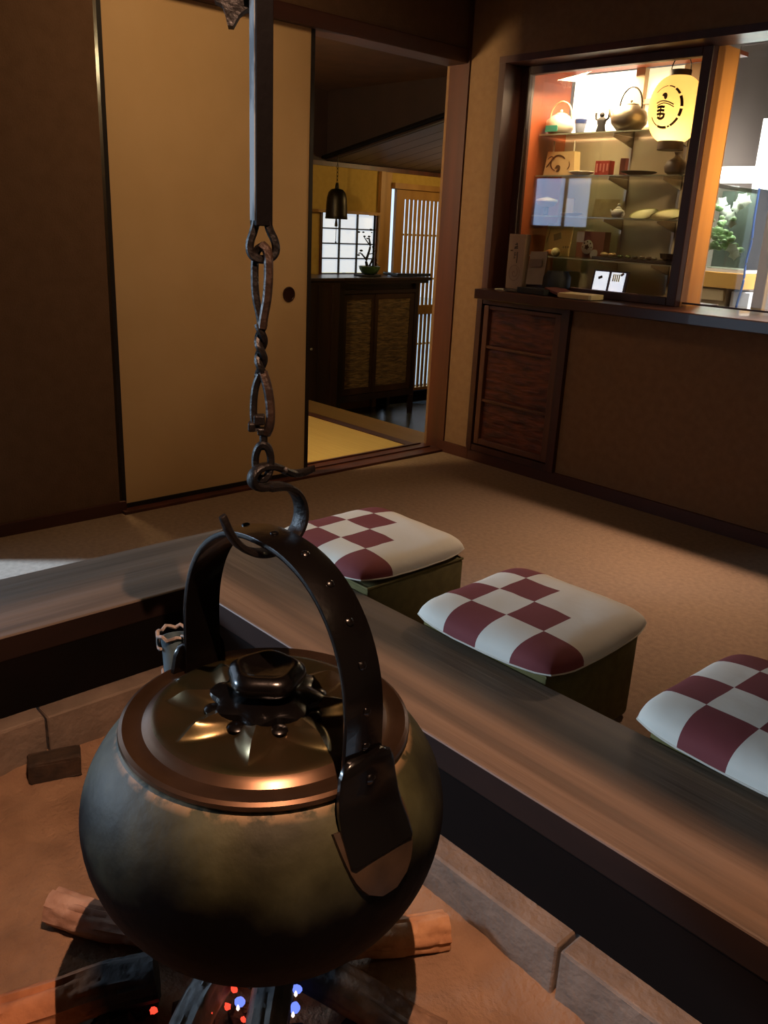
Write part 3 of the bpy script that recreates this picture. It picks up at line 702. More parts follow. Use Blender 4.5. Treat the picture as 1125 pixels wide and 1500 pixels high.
# ================================================================ ENTRANCE (through the doorway)
FZ = -.40; XW = -5.38
tat = tag(box1('tatami_mat', mat('yellow_rush_tatami', '#c4a862', .8, col2='#b89c58', scale=4, stretch=(1, 60, 1), bump=.2), None, -5.2, -3.06, .90, 3.085, -.05, .0), 'yellow rush tatami floor beyond the doorway', 'tatami mat')
struct('trim_7', MB().box(-5.38, -3.05, 3.085, 3.135, -.15, .004, bev=.003), M['darkwood_h'])
struct('trim_8', MB().box(-5.38, -3.05, 3.135, 3.84, -.19, -.15, bev=.003), mat('pale_step_board', '#8d6f42', .55, col2='#7c6038', scale=6, stretch=(.06, 1, 1)))
struct('trim_9', MB().box(-5.38, -3.05, 3.60, 3.62, FZ, -.19), M['soot'])
struct('entrance_floor', MB().box(-5.6, -2.9, 3.3, 7.2, FZ-.06, FZ), mat('dark_wet_stone_floor', '#3a3c3a', .22, col2='#474846', scale=12, bump=.3, bscale=40))
struct('entrance_floor_left', MB().box(-5.48, -3.05, .80, 3.3, -.20, -.05), M['darkwood_h'])
# far wall with window and door opening
WY0, WY1, WZ0, WZ1 = 4.318, 4.868, .712, 1.158
DY0, DY1, DZ1 = 5.028, 6.05, 1.372
struct('wall_entrance', MB().box(XW-.08, XW, .8, WY0, -.4, 2.3).box(XW-.08, XW, WY1, DY0, -.4, 2.3).box(XW-.08, XW, WY0, WY1, -.4, WZ0).box(XW-.08, XW, WY0, WY1, WZ1, 2.3).box(XW-.08, XW, DY0, 7.2, DZ1, 2.3).box(XW-.08, XW, DY1, 7.2, -.4, DZ1), M['plaster_yellow'])
struct('wall_entrance_side', MB().box(-5.48, -2.95, 7.1, 7.2, -.4, 2.4), M['plaster_yellow'])
struct('wall_entrance_near', MB().box(-3.05, -2.95, 3.30, 7.1, -.4, 2.4), M['plaster_yellow'])
struct('wall_entrance_south', MB().box(-5.48, -4.50, .80, .90, 0, 2.4).box(-3.55, -2.95, .80, .90, 0, 2.4).box(-4.50, -3.55, .80, .90, 0, 1.14).box(-4.50, -3.55, .80, .90, 1.495, 2.4), M['plaster'])
struct('ceiling_entrance', MB().box(-5.48, -2.95, .80, 4.40, 2.0, 2.06).box(-5.48, -2.95, 4.341, 4.40, 2.06, 2.42).box(-5.48, -2.95, 7.1, 7.2, 2.0, 2.4), mat('warm_brown_ceiling', '#5a3a26', .8, col2='#4a2f20', scale=5))
# sloping plank ceiling beyond the fascia
sl = .188
def slz(x): return 1.522 + sl*(x-XW)
b_ = MB()
b_.box(XW, XW+.012, .9, 4.34, 1.522, 2.0)
b_.prism([(XW+.0, slz(XW)), (-2.96, slz(-2.96)), (-2.96, 2.40), (XW+.0, 2.41)], (0, 4.37, 0), (1, 0, 0), (0, 0, 1), .03)
struct('trim_10', b_, mat('dark_brown_fascia', '#2c1a14', .7, col2='#241410', scale=6))
pc = struct('ceiling_sloped', MB().prism([(XW, slz(XW)+.012), (-2.96, slz(-2.96)+.012), (-2.96, slz(-2.96)+.03), (XW, slz(XW)+.03)], (0, 7.1, 0), (1, 0, 0), (0, 0, 1), 2.81), M['soot'])
plk = mat('grey_brown_ceiling_plank', '#4a3d3a', .45, col2='#3a2f2d', scale=5, stretch=(.1, 1, 1), bump=.1)
y = 4.375; k = 0
while y < 6.6:
    wd = .155
    MB().prism([(XW, slz(XW)), (-2.96, slz(-2.96)), (-2.96, slz(-2.96)+.014), (XW, slz(XW)+.014)], (0, y+wd, 0), (1, 0, 0), (0, 0, 1), wd-.006).build('ceiling_plank', plk, pc)
    y += wd; k += 1
struct('trim_11', MB().box(XW, XW+.02, 4.0, 7.1, 1.49, 1.522), M['postwood'])           # wall plate
tan = mat('honey_wood', '#a67a3c', .5, col2='#8e642e', scale=8, stretch=(1, 1, .08), bump=.1)
struct('trim_12', MB().box(XW, XW+.035, 4.885, 4.93, FZ, 1.49).box(XW-.06, XW+.006, 4.955, DY0, FZ, 1.49), tan)   # posts
struct('trim_13', MB().box(XW, XW+.04, 4.15, 4.885, 1.158, 1.180).box(XW, XW+.045, DY0, 7.0, 1.372, 1.415), tan)
struct('trim_14', MB().box(XW-.2, XW+.03, 4.955, 7.0, FZ, -.31), M['soot'])
# shoji window
wn = struct('window_1', MB().box(XW-.03, XW+.012, WY0-.022, WY0, WZ0-.02, WZ1).box(XW-.03, XW+.012, WY1, WY1+.017, WZ0-.02, WZ1).box(XW-.03, XW+.012, WY0, WY1, WZ0-.02, WZ0), M['darkwood'])
paper = mat('backlit_window_paper', '#e8ecec', .9, emit=(.80, .90, 1.0, 1), estr=.72)
for i in range(3):
    for j in range(4):
        ya = WY0 + (WY1-WY0)*i/3; yb = WY0 + (WY1-WY0)*(i+1)/3; za = WZ0 + (WZ1-WZ0)*j/4; zb = WZ0 + (WZ1-WZ0)*(j+1)/4
        MB().box(XW-.022, XW-.018, ya+.003, yb-.003, za+.003, zb-.003).build('pane', paper, wn)
for i in (1, 2): box1('muntin', M['black'], wn, XW-.016, XW-.002, WY0+(WY1-WY0)*i/3-.006, WY0+(WY1-WY0)*i/3+.006, WZ0, WZ1)
for j in (1, 2, 3): box1('muntin', M['black'], wn, XW-.015, XW-.004, WY0, WY1, WZ0+(WZ1-WZ0)*j/4-.005, WZ0+(WZ1-WZ0)*j/4+.005)
box1('lattice_bar', mat('pale_yellow_bar', '#c9bd8c', .7), wn, XW-.03, XW-.024, WY0+.24, WY0+.27, WZ0, WZ1)
# lattice door : built slat by slat
ld = struct('door_1', MB().box(XW-.03, XW+.0, 5.092, 5.155, -.31, 1.372).box(XW-.03, XW, 6.0, 6.045, -.31, 1.35).box(XW-.03, XW, 5.155, 6.0, 1.298, 1.372).box(XW-.03, XW, 5.155, 6.0, -.31, -.285).box(XW-.03, XW, 5.155, 6.0, .360, .440), tan)
y = 5.162
while y < 5.99:
    box1('slat', tan, ld, XW-.016, XW-.008, y, y+.031, -.285, 1.298); y += .0485
for z in (1.02, .66, .1): box1('batten', tan, ld, XW-.032, XW-.028, 5.155, 6.0, z-.008, z+.008)
# daylight outside: ground beyond the doors
struct('ground_outside', MB().box(-14, XW-.5, -8, 14, -.5, -.42).box(-14, -3.05, -8, .7, -.5, -.42), mat('grey_gravel', '#77756f', .95, col2='#8a877f', scale=40, bump=.5))

# reflected side window of the mat room
wn2 = struct('window_2', MB().box(-4.52, -4.47, .86, .90, 1.12, 1.515).box(-3.58, -3.55, .86, .90, 1.12, 1.515).box(-4.5, -3.55, .86, .90, 1.12, 1.145).box(-4.5, -3.55, .86, .90, 1.49, 1.515), M['darkwood'])
pane2 = mat('daylit_blue_pane', '#8fa9cf', .6, emit=(.42, .60, 1.0, 1), estr=2.8, col2='#c6d4ea', scale=3, stretch=(6, 1, 1))
for k in range(3): box1('pane', pane2, wn2, -4.47+.297*k+.006, -4.47+.297*(k+1)-.006, .875, .88, 1.145, 1.49)
for k in (1, 2): box1('muntin', M['darkwood'], wn2, -4.47+.297*k-.012, -4.47+.297*k+.012, .87, .895, 1.145, 1.49)

# shoe cabinet
sx0 = -5.02
sh = thing('shoe_cabinet', (-5.18, 4.64, FZ), 'tall dark wooden cabinet on legs with two woven sliding doors in the entrance', 'cabinet')
MB().box(-5.335, -5.05, 4.225, 5.035, -.245, .66).box(-5.05, -5.035, 4.225, 4.262, -.245, .66).box(-5.05, -5.035, 5.012, 5.035, -.245, .66).build('case', M['gloss_dark'], sh)
MB().box(-5.035, sx0, 4.207, 4.265, -.245, .66).box(-5.035, sx0, 5.01, 5.05, -.245, .66).box(-5.035, sx0, 4.265, 5.01, -.245, -.195).box(-5.035, sx0, 4.265, 5.01, .585, .612).box(-5.035, sx0-.004, 4.255, 5.02, .655, .668).build('face_frame', M['gloss_dark'], sh)
MB().box(-5.36, -4.985, 4.13, 5.155, .680, .706, bev=.004).box(-5.35, -4.995, 4.15, 5.13, .66, .680).build('top_board', M['gloss_dark'], sh)
rt = mat('brown_woven_panel', '#6f5632', .7, col2='#43311b', scale=16, stretch=(1, 1, 5), bump=.8, detail=3)
for k, (ya, yb, xo) in enumerate(((4.268, 4.60, -.012), (4.585, 5.008, -.004))):
    d = MB().box(sx0+xo-.010, sx0+xo, ya, ya+.030, -.19, .58).box(sx0+xo-.010, sx0+xo, yb-.045, yb, -.19, .58).box(sx0+xo-.010, sx0+xo, ya+.03, yb-.045, -.19, -.14).box(sx0+xo-.010, sx0+xo, ya+.03, yb-.045, .545, .58).build('sliding_door', mat('brown_door_frame', '#3d2616', .4, col2='#2a190f', scale=8, stretch=(1, 1, .1)), sh)
    b = MB(); V = []
    for j in range(41):
        z = -.14 + .685*j/40
        V.append([b.bm.verts.new((sx0+xo-.006 + .0025*math.sin(j*PI/1.3+noise.noise(Vector((i*.5, j*.4, k)))*4), ya+.03+(yb-ya-.075)*i/8, z)) for i in range(9)])
    for j in range(40):
        for i in range(8): b.bm.faces.new((V[j][i], V[j][i+1], V[j+1][i+1], V[j+1][i]))
    b.sm = True; b.build('woven_panel', rt, d, smooth=True)
for x in (-5.325, -5.04):
    for y in (4.21, 5.005): box1('leg', M['gloss_dark'], sh, x, x+.03, y, y+.035, FZ, -.245)
# dark chest left of it
ch = thing('tall_chest', (-5.0, 3.98, FZ), 'black tall chest standing left of the woven-door cabinet', 'chest')
MB().box(-5.30, -4.88, 3.68, 4.10, FZ, .69, bev=.004).build('body', M['gloss_dark'], ch)
MB().box(-5.33, -4.86, 3.60, 4.12, .69, .715, bev=.006).build('lid', M['gloss_dark'], ch)
for y in (3.76, 3.90, 4.02): box1('slat', M['gloss_dark'], ch, -4.882, -4.87, y, y+.02, -.35, .66)
MB().ball((-4.873, 3.84, .22), .010, seg=10).build('knob', M['steel'], ch)
# bonsai
bn = thing('bonsai', (-5.15, 4.618, .706), 'small dark bonsai in a green pot on the entrance cabinet', 'bonsai')
MB().lathe((-5.15, 4.618, .718), [(.038, 0), (.060, .010), (.080, .040), (.086, .062), (.080, .063), (.074, .052), (.001, .050)], 28).build('pot', mat('green_glazed_pot', '#4c6a34', .3, col2='#2c3c20', scale=8, coat=.4), bn)
MB().box(-5.20, -5.10, 4.50, 4.70, .706, .718, bev=.003).build('stand', M['black'], bn)
bark = mat('black_bark', '#14100d', .9)
b_ = MB(); R0 = lambda t: 1-.55*t
b_.sweep([(-5.15, 4.60, .765), (-5.15, 4.575, .82), (-5.15, 4.60, .87), (-5.15, 4.62, .93), (-5.15, 4.60, .99)], .013, .013, n=8, smooth_path=2, radf=R0)
b_.sweep([(-5.15, 4.61, .77), (-5.15, 4.645, .83), (-5.15, 4.66, .88), (-5.15, 4.64, .93)], .009, .009, n=8, smooth_path=2, radf=R0)
b_.sweep([(-5.15, 4.58, .83), (-5.15, 4.545, .86), (-5.15, 4.515, .88)], .008, .008, n=6, smooth_path=1, radf=R0)
b_.sweep([(-5.15, 4.62, .93), (-5.15, 4.58, .965), (-5.15, 4.55, .995)], .006, .006, n=6, smooth_path=1, radf=R0)
b_.sweep([(-5.15, 4.60, .87), (-5.15, 4.65, .875), (-5.15, 4.67, .90)], .005, .005, n=6, smooth_path=1, radf=R0)
b_.build('trunk', bark, bn)
lf = mat('dark_leaf', '#1e2414', .8)
for p in ((4.51, .875), (4.525, .895), (4.498, .862), (4.53, .87), (4.55, 1.0), (4.60, 1.0), (4.585, .985), (4.66, .91), (4.54, 1.03), (4.625, 1.03), (4.62, 1.05), (4.50, 1.03)):
    MB().ball((-5.15+random.uniform(-.01, .01), p[0], p[1]), random.uniform(.006, .013), 1, 1.3, .7, 8).build('leaf_tuft', lf, bn)
# tray
tr = tag(MB().obox((-5.12, 5.0, .722), (.1, 1, 0), (1, -.1, 0), (0, 0, 1), .17, .10, .012, bev=.006).build('lacquer_tray', mat('blue_black_lacquer', '#1a2233', .12, coat=.6), None), 'flat glossy blue-black tray on the right of the cabinet top', 'tray')
# bell
bl = thing('wind_bell', (-5.20, 4.31, 1.33), 'dark bronze bell with clapper cord hanging in the entrance', 'bell')
bz = mat('dark_bronze', '#2b2314', .4, .7, col2='#1c170e', scale=14, bump=.1)
MB().lathe((-5.20, 4.31, 1.115), [(.082, 0), (.084, .004), (.081, .03), (.078, .10), (.074, .15), (.064, .186), (.044, .208), (.014, .214), (.001, .214)], 36).build('dome', bz, bl)
MB().lathe((-5.20, 4.31, 1.329), [(.016, 0), (.014, .02), (.010, .04)], 12).build('crown', bz, bl)
b_ = MB()
for k in range(5):
    z = 1.375 + .026*k
    P = [Vector((-5.20 + (.006*math.sin(a) if k % 2 else 0), 4.31 + (0 if k % 2 else .006*math.sin(a)), z + .016*math.cos(a))) for a in [2*PI*i/10 for i in range(10)]]
    b_.sweep(P, .0022, .0022, closed=True, n=5)
b_.box(-5.202, -5.198, 4.308, 4.312, 1.49, 1.56)
b_.build('chain', bz, bl)
MB().lathe((-5.20, 4.31, 1.06), [(.001, 0), (.012, .004), (.011, .02), (.006, .055)], 12).box(-5.2015, -5.1985, 4.3085, 4.3115, .955, 1.06).ball((-5.20, 4.31, .95), .007, seg=8).build('clapper', bz, bl)

# ================================================================ DISPLAY WINDOW AND CASE
wd3 = struct('window_3', MB().box(-2.70, -2.655, 3.285, 3.325, .835, 1.785, bev=.003).box(-1.842, -1.80, 3.285, 3.325, .835, 1.785, bev=.003).box(-2.655, -1.842, 3.285, 3.325, .835, .868, bev=.003).box(-2.655, -1.842, 3.285, 3.325, 1.752, 1.785, bev=.003), M['darkwood'])
MB().box(-2.655, -1.842, 3.303, 3.307, .868, 1.752).build('pane', M['glass'], wd3)
dc = thing('display_case', (-2.3, 3.5, .835), 'lit wooden display case with glass shelves behind the window', 'display case')
orange = mat('orange_red_cabinet_wood', '#a5562c', .5, col2='#8a4322', scale=7, stretch=(1, 1, .06), bump=.08)
cream = mat('beige_case_back', '#b9a68c', .8, col2='#ae9b80', scale=3)
box1('side_panel', orange, dc, -2.72, -2.70, 3.326, 3.66, .835, 1.80)
dv = MB().box(-1.838, -1.800, 3.326, 3.495, .835, 1.80).build('side_panel', mat('golden_divider_wood', '#b47b3c', .45, col2='#9b6430', scale=9, stretch=(1, 1, .05), bump=.1), dc, label='golden lit side panel at the right of the case')
MB().box(-2.70, -2.355, 3.655, 3.67, .835, 1.53).box(-2.355, -1.89, 3.655, 3.67, .835, 1.56).box(-2.345, -2.30, 3.64, 3.67, 1.53, 1.80).box(-2.30, -1.89, 3.65, 3.67, 1.655, 1.675).box(-2.12, -1.89, 3.652, 3.67, 1.675, 1.80).build('back_panel', cream, dc)
MB().box(-2.70, -1.84, 3.326, 3.64, 1.80, 1.815).build('top_panel', orange, dc)
MB().box(-2.72, -1.80, 3.50, 3.66, .80, .835).build('bottom_panel', M['darkwood_h'], dc)
MB().box(-2.69, -2.345, 3.672, 3.676, 1.53, 1.80).build('kitchen_glow_panel', mat('kitchen_glow_white', '#ffffff', .9, emit=(1.0, .93, .78, 1), estr=2.4), dc, label='bright white sheet glowing for the lit kitchen behind the case')  # glowing sheet stands in for the bright kitchen behind the open back
MB().box(-2.30, -2.12, 3.672, 3.676, 1.56, 1.655).box(-2.30, -2.12, 3.672, 3.676, 1.675, 1.80).build('kitchen_glow_panel', mat('kitchen_glow_cream', '#ffeecc', .9, emit=(1.0, .80, .50, 1), estr=1.1), dc)  # paler glowing sheets for the second opening to the kitchen
for k, (z, xa, xb) in enumerate(((1.525, -2.69, -2.0), (1.348, -2.69, -1.95), (1.172, -2.69, -1.90), (.990, -2.69, -1.90))):
    s_ = box1('glass_shelf', M['shelfglass'], dc, xa, xb, 3.44, 3.645, z-.006, z)
    MB().box(xa, xb, 3.436, 3.44, z-.006, z).build('shelf_edge', mat('pale_green_glass_edge', '#9fa48c', .2, spec=.8), s_)
    for x in (-2.33, -2.06):
        MB().prism([(0, 0), (-.16, 0), (-.16, -.008), (0, -.045)], (x, 3.655, z-.007), (0, 1, 0), (0, 0, 1), .006).build('bracket', M['steel'], s_)
for x in (-2.33, -2.06): MB().box(x-.006, x+.006, 3.647, 3.655, .86, 1.54).build('shelf_rail', M['steel'], dc)
# --- things in the case
def pot(name, c, r, h, m, label, cat, handle=None, hm=None, lidm=None, spout=1, foot=.7, group=None):
    t = thing(name, c, label, cat, group); x, y, z = c
    MB().lathe(c, [(r*foot*.9, 0), (r*foot, .002), (r*.96, h*.30), (r, h*.5), (r*.9, h*.75), (r*.6, h*.95), (r*.45, h), (.001, h)], 32).build('body', m, t)
    MB().lathe((x, y, z+h), [(r*.46, -.002), (r*.44, .004), (r*.2, .010), (.001, .012)], 24).lathe((x, y, z+h+.010), [(.002, 0), (.007, .005), (.006, .011), (.001, .014)], 12).build('lid', lidm or m, t)
    if spout: MB().sweep([(x-r*.8*spout, y, z+h*.45), (x-r*1.15*spout, y, z+h*.62), (x-r*1.32*spout, y, z+h*.92)], r*.16, r*.16, ref=(0, 1, 0), n=8, smooth_path=2, radf=lambda q: 1-.4*q).build('spout', m, t)
    if handle:
        a, hh = handle; b = MB(); zb = z+h*.78
        b.sweep([(x+a*math.cos(q), y, zb + hh*math.sin(q)**.8) for q in [PI*k/20 for k in range(21)]], .0045, .0035, ref=(0, 1, 0), n=8); b.build('handle', hm or m, t)
    return t
pot('teapot', (-2.625, 3.50, 1.525), .066, .085, mat('white_glazed_pot', '#e8d9c2', .3, coat=.4), 'white teapot with tall pale hoop handle and turquoise patch on the top shelf', 'teapot', (.060, .075), mat('pale_cane', '#e0b58c', .5))
MB().box(-2.656, -2.59, 3.432, 3.4345, 1.534, 1.560).build('glaze_patch', mat('turquoise_glaze', '#3fb8a2', .3), bpy.data.objects['teapot'])
cup = thing('tea_cup', (-2.512, 3.50, 1.525), 'blue and white cup beside the white teapot', 'cup')
MB().lathe((-2.512, 3.50, 1.525), [(.016, 0), (.018, .006), (.020, .012), (.026, .045), (.028, .062), (.025, .062), (.018, .02), (.001, .018)], 24).build('body', mat('white_blue_cup', '#9aa6c0', .3), cup)
MB().lathe((-2.512, 3.50, 1.569), [(.0265, 0), (.0285, .018), (.0283, .018), (.0263, 0)], 24, caps=(False, False)).build('blue_band', mat('cobalt_band', '#35487f', .3), cup)
fg = thing('figurine', (-2.40, 3.50, 1.525), 'small black standing figurine between the cup and the grey kettle', 'figurine')
MB().lathe((-2.40, 3.50, 1.525), [(.018, 0), (.020, .01), (.015, .03), (.019, .05), (.014, .062), (.009, .066)], 16, mod=lobes(3, .2)).ball((-2.402, 3.50, 1.600), .012, seg=10).build('body', M['black'], fg)
MB().sweep([(-2.414, 3.50, 1.575), (-2.432, 3.50, 1.585), (-2.434, 3.50, 1.61)], .005, n=6).build('arm', M['black'], fg)
MB().sweep([(-2.386, 3.50, 1.575), (-2.368, 3.50, 1.585), (-2.366, 3.50, 1.605)], .005, n=6).build('arm', M['black'], fg)
pot('iron_kettle', (-2.262, 3.50, 1.525), .078, .105, mat('grey_silver_metal', '#8d8572', .35, .7), 'grey metal kettle with dark hoop handle on the top shelf', 'kettle', (.055, .095), M['black'], foot=.6)
bg = thing('paper_bag', (-2.592, 3.52, 1.348), 'cream carrier bag with brown brush-stroke crest and white handles', 'bag')
MB().prism([(-.088, 0), (.088, 0), (.078, .105), (-.072, .105)], (-2.592, 3.48, 1.348), (1, 0, 0), (0, 0, 1), -.045).build('body', mat('cream_bag_paper', '#e3bf8a', .8), bg)
for s_ in (-.055, .06): box1('handle', M['white'], bg, -2.592+s_-.003, -2.592+s_+.003, 3.498, 3.502, 1.453, 1.50)
brn = mat('brown_ink', '#5a3514', .8)
def stroke(pts, wdt, y, m, parent, name='crest', normal=(0, -1, 0)):
    MB().sweep([(x, y, z) for x, z in pts], .0006, wdt, ref=(0, 1, 0), n=6, smooth_path=2, radf=lambda q: (1, .35+.9*math.sin(PI*min(1, q*.9+.1)))).build(name, m, parent)
stroke([(-2.60+.045*math.cos(a)*(1-.15*i/14), 1.400+.038*math.sin(a)*(1-.2*i/14)) for i, a in enumerate([.6+i*.27 for i in range(15)])], .0035, 3.479, brn, bg)
stroke([(-2.605, 1.368), (-2.592, 1.372), (-2.590, 1.386), (-2.602, 1.390), (-2.612, 1.382)], .006, 3.479, brn, bg)
stroke([(-2.665, 1.385), (-2.650, 1.40), (-2.640, 1.415)], .003, 3.479, brn, bg)
stroke([(-2.66, 1.42), (-2.645, 1.432), (-2.63, 1.430), (-2.622, 1.418)], .002, 3.479, brn, bg)
stroke([(-2.545, 1.375), (-2.532, 1.39), (-2.538, 1.41)], .002, 3.479, brn, bg)
def plate(name, c, r, m, label, tilt=(0, 0, 1), group=None, cat='plate', rim=None):
    t = thing(name, c, label, cat, group)
    MB().lathe(c, [(r*.5, 0), (r*.55, .003), (r*.95, .012), (r, .015), (r*.97, .016), (r*.55, .006), (.001, .005)], 36, tilt).build('dish', m, t)
    if rim: MB().lathe(c, [(r*.93, .0135), (r*1.0, .0165), (r*.985, .018), (r*.92, .0155)], 36, tilt, caps=(False, False)).build('rim', rim, t)
    return t
plate('small_plate', (-2.458, 3.47, 1.348), .058, M['white'], 'small white dish in front of the cream bag')
rb = thing('red_box', (-2.357, 3.50, 1.348), 'red printed box on the second shelf', 'box')
MB().box(-2.394, -2.320, 3.48, 3.52, 1.348, 1.410, bev=.001).build('carton', mat('red_carton', '#a83222', .6), rb)
for k in range(4): box1('print', mat('pink_ink', '#d88a76', .7), rb, -2.388+.018*k, -2.380+.018*k, 3.4790, 3.4798, 1.362+.006*(k % 2), 1.398)
tag(MB().box(-2.312, -2.285, 3.55, 3.575, 1.348, 1.425, bev=.001).build('small_carton', mat('maroon_carton', '#5c2018', .6), None), 'small dark maroon carton standing behind the red box', 'box')
plate('dark_tray', (-2.175, 3.49, 1.348), .078, M['black'], 'black flat dish right of the red box', cat='plate')
vs_ = thing('sake_flask', (-2.006, 3.50, 1.348), 'grey-brown round flask with narrow neck on the second shelf', 'flask')
MB().lathe((-2.006, 3.50, 1.348), [(.025, 0), (.044, .012), (.050, .032), (.040, .055), (.014, .070), (.010, .080), (.016, .090), (.013, .090)], 28).build('body', mat('brown_grey_stoneware', '#6b6154', .5, col2='#4b4238', scale=14), vs_)
# third shelf
wb = thing('white_bowl', (-2.662, 3.49, 1.172), 'white bowl on a dark foot at the left of the third shelf', 'bowl')
MB().lathe((-2.650, 3.49, 1.21), [(.015, 0), (.038, .008), (.052, .026), (.050, .034), (.001, .046)], 28).build('bowl', M['white'], wb)
MB().lathe((-2.650, 3.49, 1.172), [(.022, 0), (.012, .006), (.012, .036), (.016, .039)], 16).build('foot', M['black'], wb)
tag(MB().box(-2.56, -2.515, 3.52, 3.526, 1.172, 1.252).build('white_card', M['white'], None), 'upright white card behind the blue window reflection', 'card')
plate('pale_saucer', (-2.50, 3.49, 1.172), .05, M['white'], 'pale saucer next to the upright white card')
tag(MB().obox((-2.365, 3.56, 1.213), (1, 0, 0), (0, .2, 1), (0, 1, -.2), .064, .04, .003).build('printed_board', mat('buff_board', '#b9a374', .7, col2='#9b8456', scale=18), None), 'buff printed board leaning at the back of the third shelf', 'card')
pot('small_teapot', (-2.252, 3.49, 1.172), .030, .038, M['white'], 'tiny white teapot on the third shelf', 'teapot')
gr = mat('olive_rim_glaze', '#8d8a52', .4)
dish = mat('cream_glaze', '#dfd8a8', .35, coat=.3)
plate('leaning_plate', (-2.135, 3.52, 1.178), .062, dish, 'cream plate with olive rim, the left one of two leaning on the third shelf', (0, -.45, 1), 'cream plates on the third shelf', rim=gr)
plate('leaning_plate', (-2.008, 3.50, 1.178), .075, dish, 'larger cream plate with olive centre, the right one of two on the third shelf', (0, -.35, 1), 'cream plates on the third shelf', rim=gr)
# fourth shelf
ps = thing('poster_card', (-2.635, 3.58, .99), 'cream poster card with grey picture at the left of the lowest shelf', 'poster')
MB().obox((-2.635, 3.58, 1.065), (1, 0, 0), (0, .12, 1), (0, 1, -.12), .088, .074, .002).build('sheet', mat('cream_poster', '#d9b777', .8, col2='#ceab6a', scale=6), ps)
MB().obox((-2.63, 3.577, 1.08), (1, 0, .3), (-.3, .12, 1), (0, 1, -.12), .022, .015, .001).build('picture', mat('grey_ink', '#7c6a45', .8), ps)
MB().obox((-2.685, 3.577, 1.075), (.12, 0, .5), (-.5, .12, .12), (0, 1, -.12), .045, .0015, .001).build('picture', mat('grey_ink_line', '#8c7850', .8), ps)
for k in range(5): MB().obox((-2.615+.014*k, 3.575, 1.030+.001*k), (1, 0, 0), (0, .12, 1), (0, 1, -.12), .004, .005, .001).build('lettering', mat('grey_text', '#7c6a45', .8), ps)
tag(MB().ball((-2.553, 3.47, 1.010), .021, seg=20).build('cream_ball', mat('pale_yellow_ball', '#f0e4a4', .5), None), 'pale yellow ball-shaped sweet in front of the poster card', 'sweet')
tag(MB().ball((-2.603, 3.50, 1.006), .022, 1.3, 1, .7, 20).build('orange_sweet', mat('soft_orange', '#c98348', .6), None), 'flat orange sweet left of the pale yellow ball', 'sweet')
pk = thing('souvenir_box', (-2.43, 3.55, .99), 'pinkish brown souvenir box with two round picture medallions', 'box')
MB().box(-2.495, -2.345, 3.55, 3.60, .992, 1.11).build('carton', mat('dusty_pink', '#9c5a48', .7), pk)
MB().box(-2.495, -2.455, 3.546, 3.550, 1.06, 1.108).build('label', M['white'], pk)
md = MB().lathe((-2.425, 3.54, 1.040), [(.030, 0), (.032, .003), (.028, .006), (.001, .005)], 28, (0, -1, .1)).build('medallion', mat('white_medallion', '#d6c4b4', .5), pk)
MB().lathe((-2.425, 3.534, 1.040), [(.011, 0), (.011, .002), (.001, .002)], 10, (0, -1, .1), mod=lobes(5, .25)).build('motif', brn, md)
for k in range(8): MB().lathe((-2.425+.024*math.cos(k*PI/4), 3.535, 1.040+.024*math.sin(k*PI/4)), [(.004, 0), (.003, .0015), (.001, .002)], 8, (0, -1, 0)).build('motif', brn, md)
MB().lathe((-2.358, 3.50, .996+.016), [(.018, 0), (.020, .003), (.001, .004)], 24, (0, -1, .3)).build('medallion', mat('grey_medallion', '#a59a92', .5), pk)
nt_ = mat('bun_crust', '#d9b07a', .6)
for k, x in enumerate((-2.290, -2.248)):
    tag(MB().ball((x, 3.48, 1.015), .016, 1.25, 1, .6, 16).build('bun', nt_, None), ('left' if k == 0 else 'right') + ' one of two pale round buns on the black tray', 'bun', 'buns on the black tray')
tag(MB().box(-2.34, -1.93, 3.455, 3.62, .991, 1.004, bev=.003).build('black_tray', mat('black_lacquer_tray', '#12100d', .3), None), 'long black tray on the lowest glass shelf', 'tray')
for k, (x, c) in enumerate(((-2.20, '#4b5a2c'), (-2.16, '#5d6a34'), (-2.125, '#3b3a2c'), (-2.09, '#8a7a5a'), (-2.055, '#54402c'), (-2.03, '#a79a80'))):
    tag(MB().ball((x, 3.47, 1.011), .011, 1.3, 1, .65, 12).build('sweet_morsel', mat('morsel_%d' % k, c, .6), None), ('green', 'olive', 'dark', 'tan', 'brown', 'pale')[k] + ' small sweet morsel on the black tray', 'sweet', 'small sweets on the black tray')
bb = thing('lacquer_bowl', (-1.975, 3.49, 1.004), 'black lacquer bowl with pale contents at the right end of the black tray', 'bowl')
MB().lathe((-1.975, 3.49, 1.004), [(.018, 0), (.020, .004), (.034, .012), (.038, .030), (.035, .030), (.028, .018), (.001, .016)], 28).build('bowl', M['lacquer'], bb)
MB().lathe((-1.975, 3.49, 1.022), [(.026, 0), (.018, .008), (.001, .010)], 20, mod=lobes(4, .12)).build('contents', M['white'], bb)
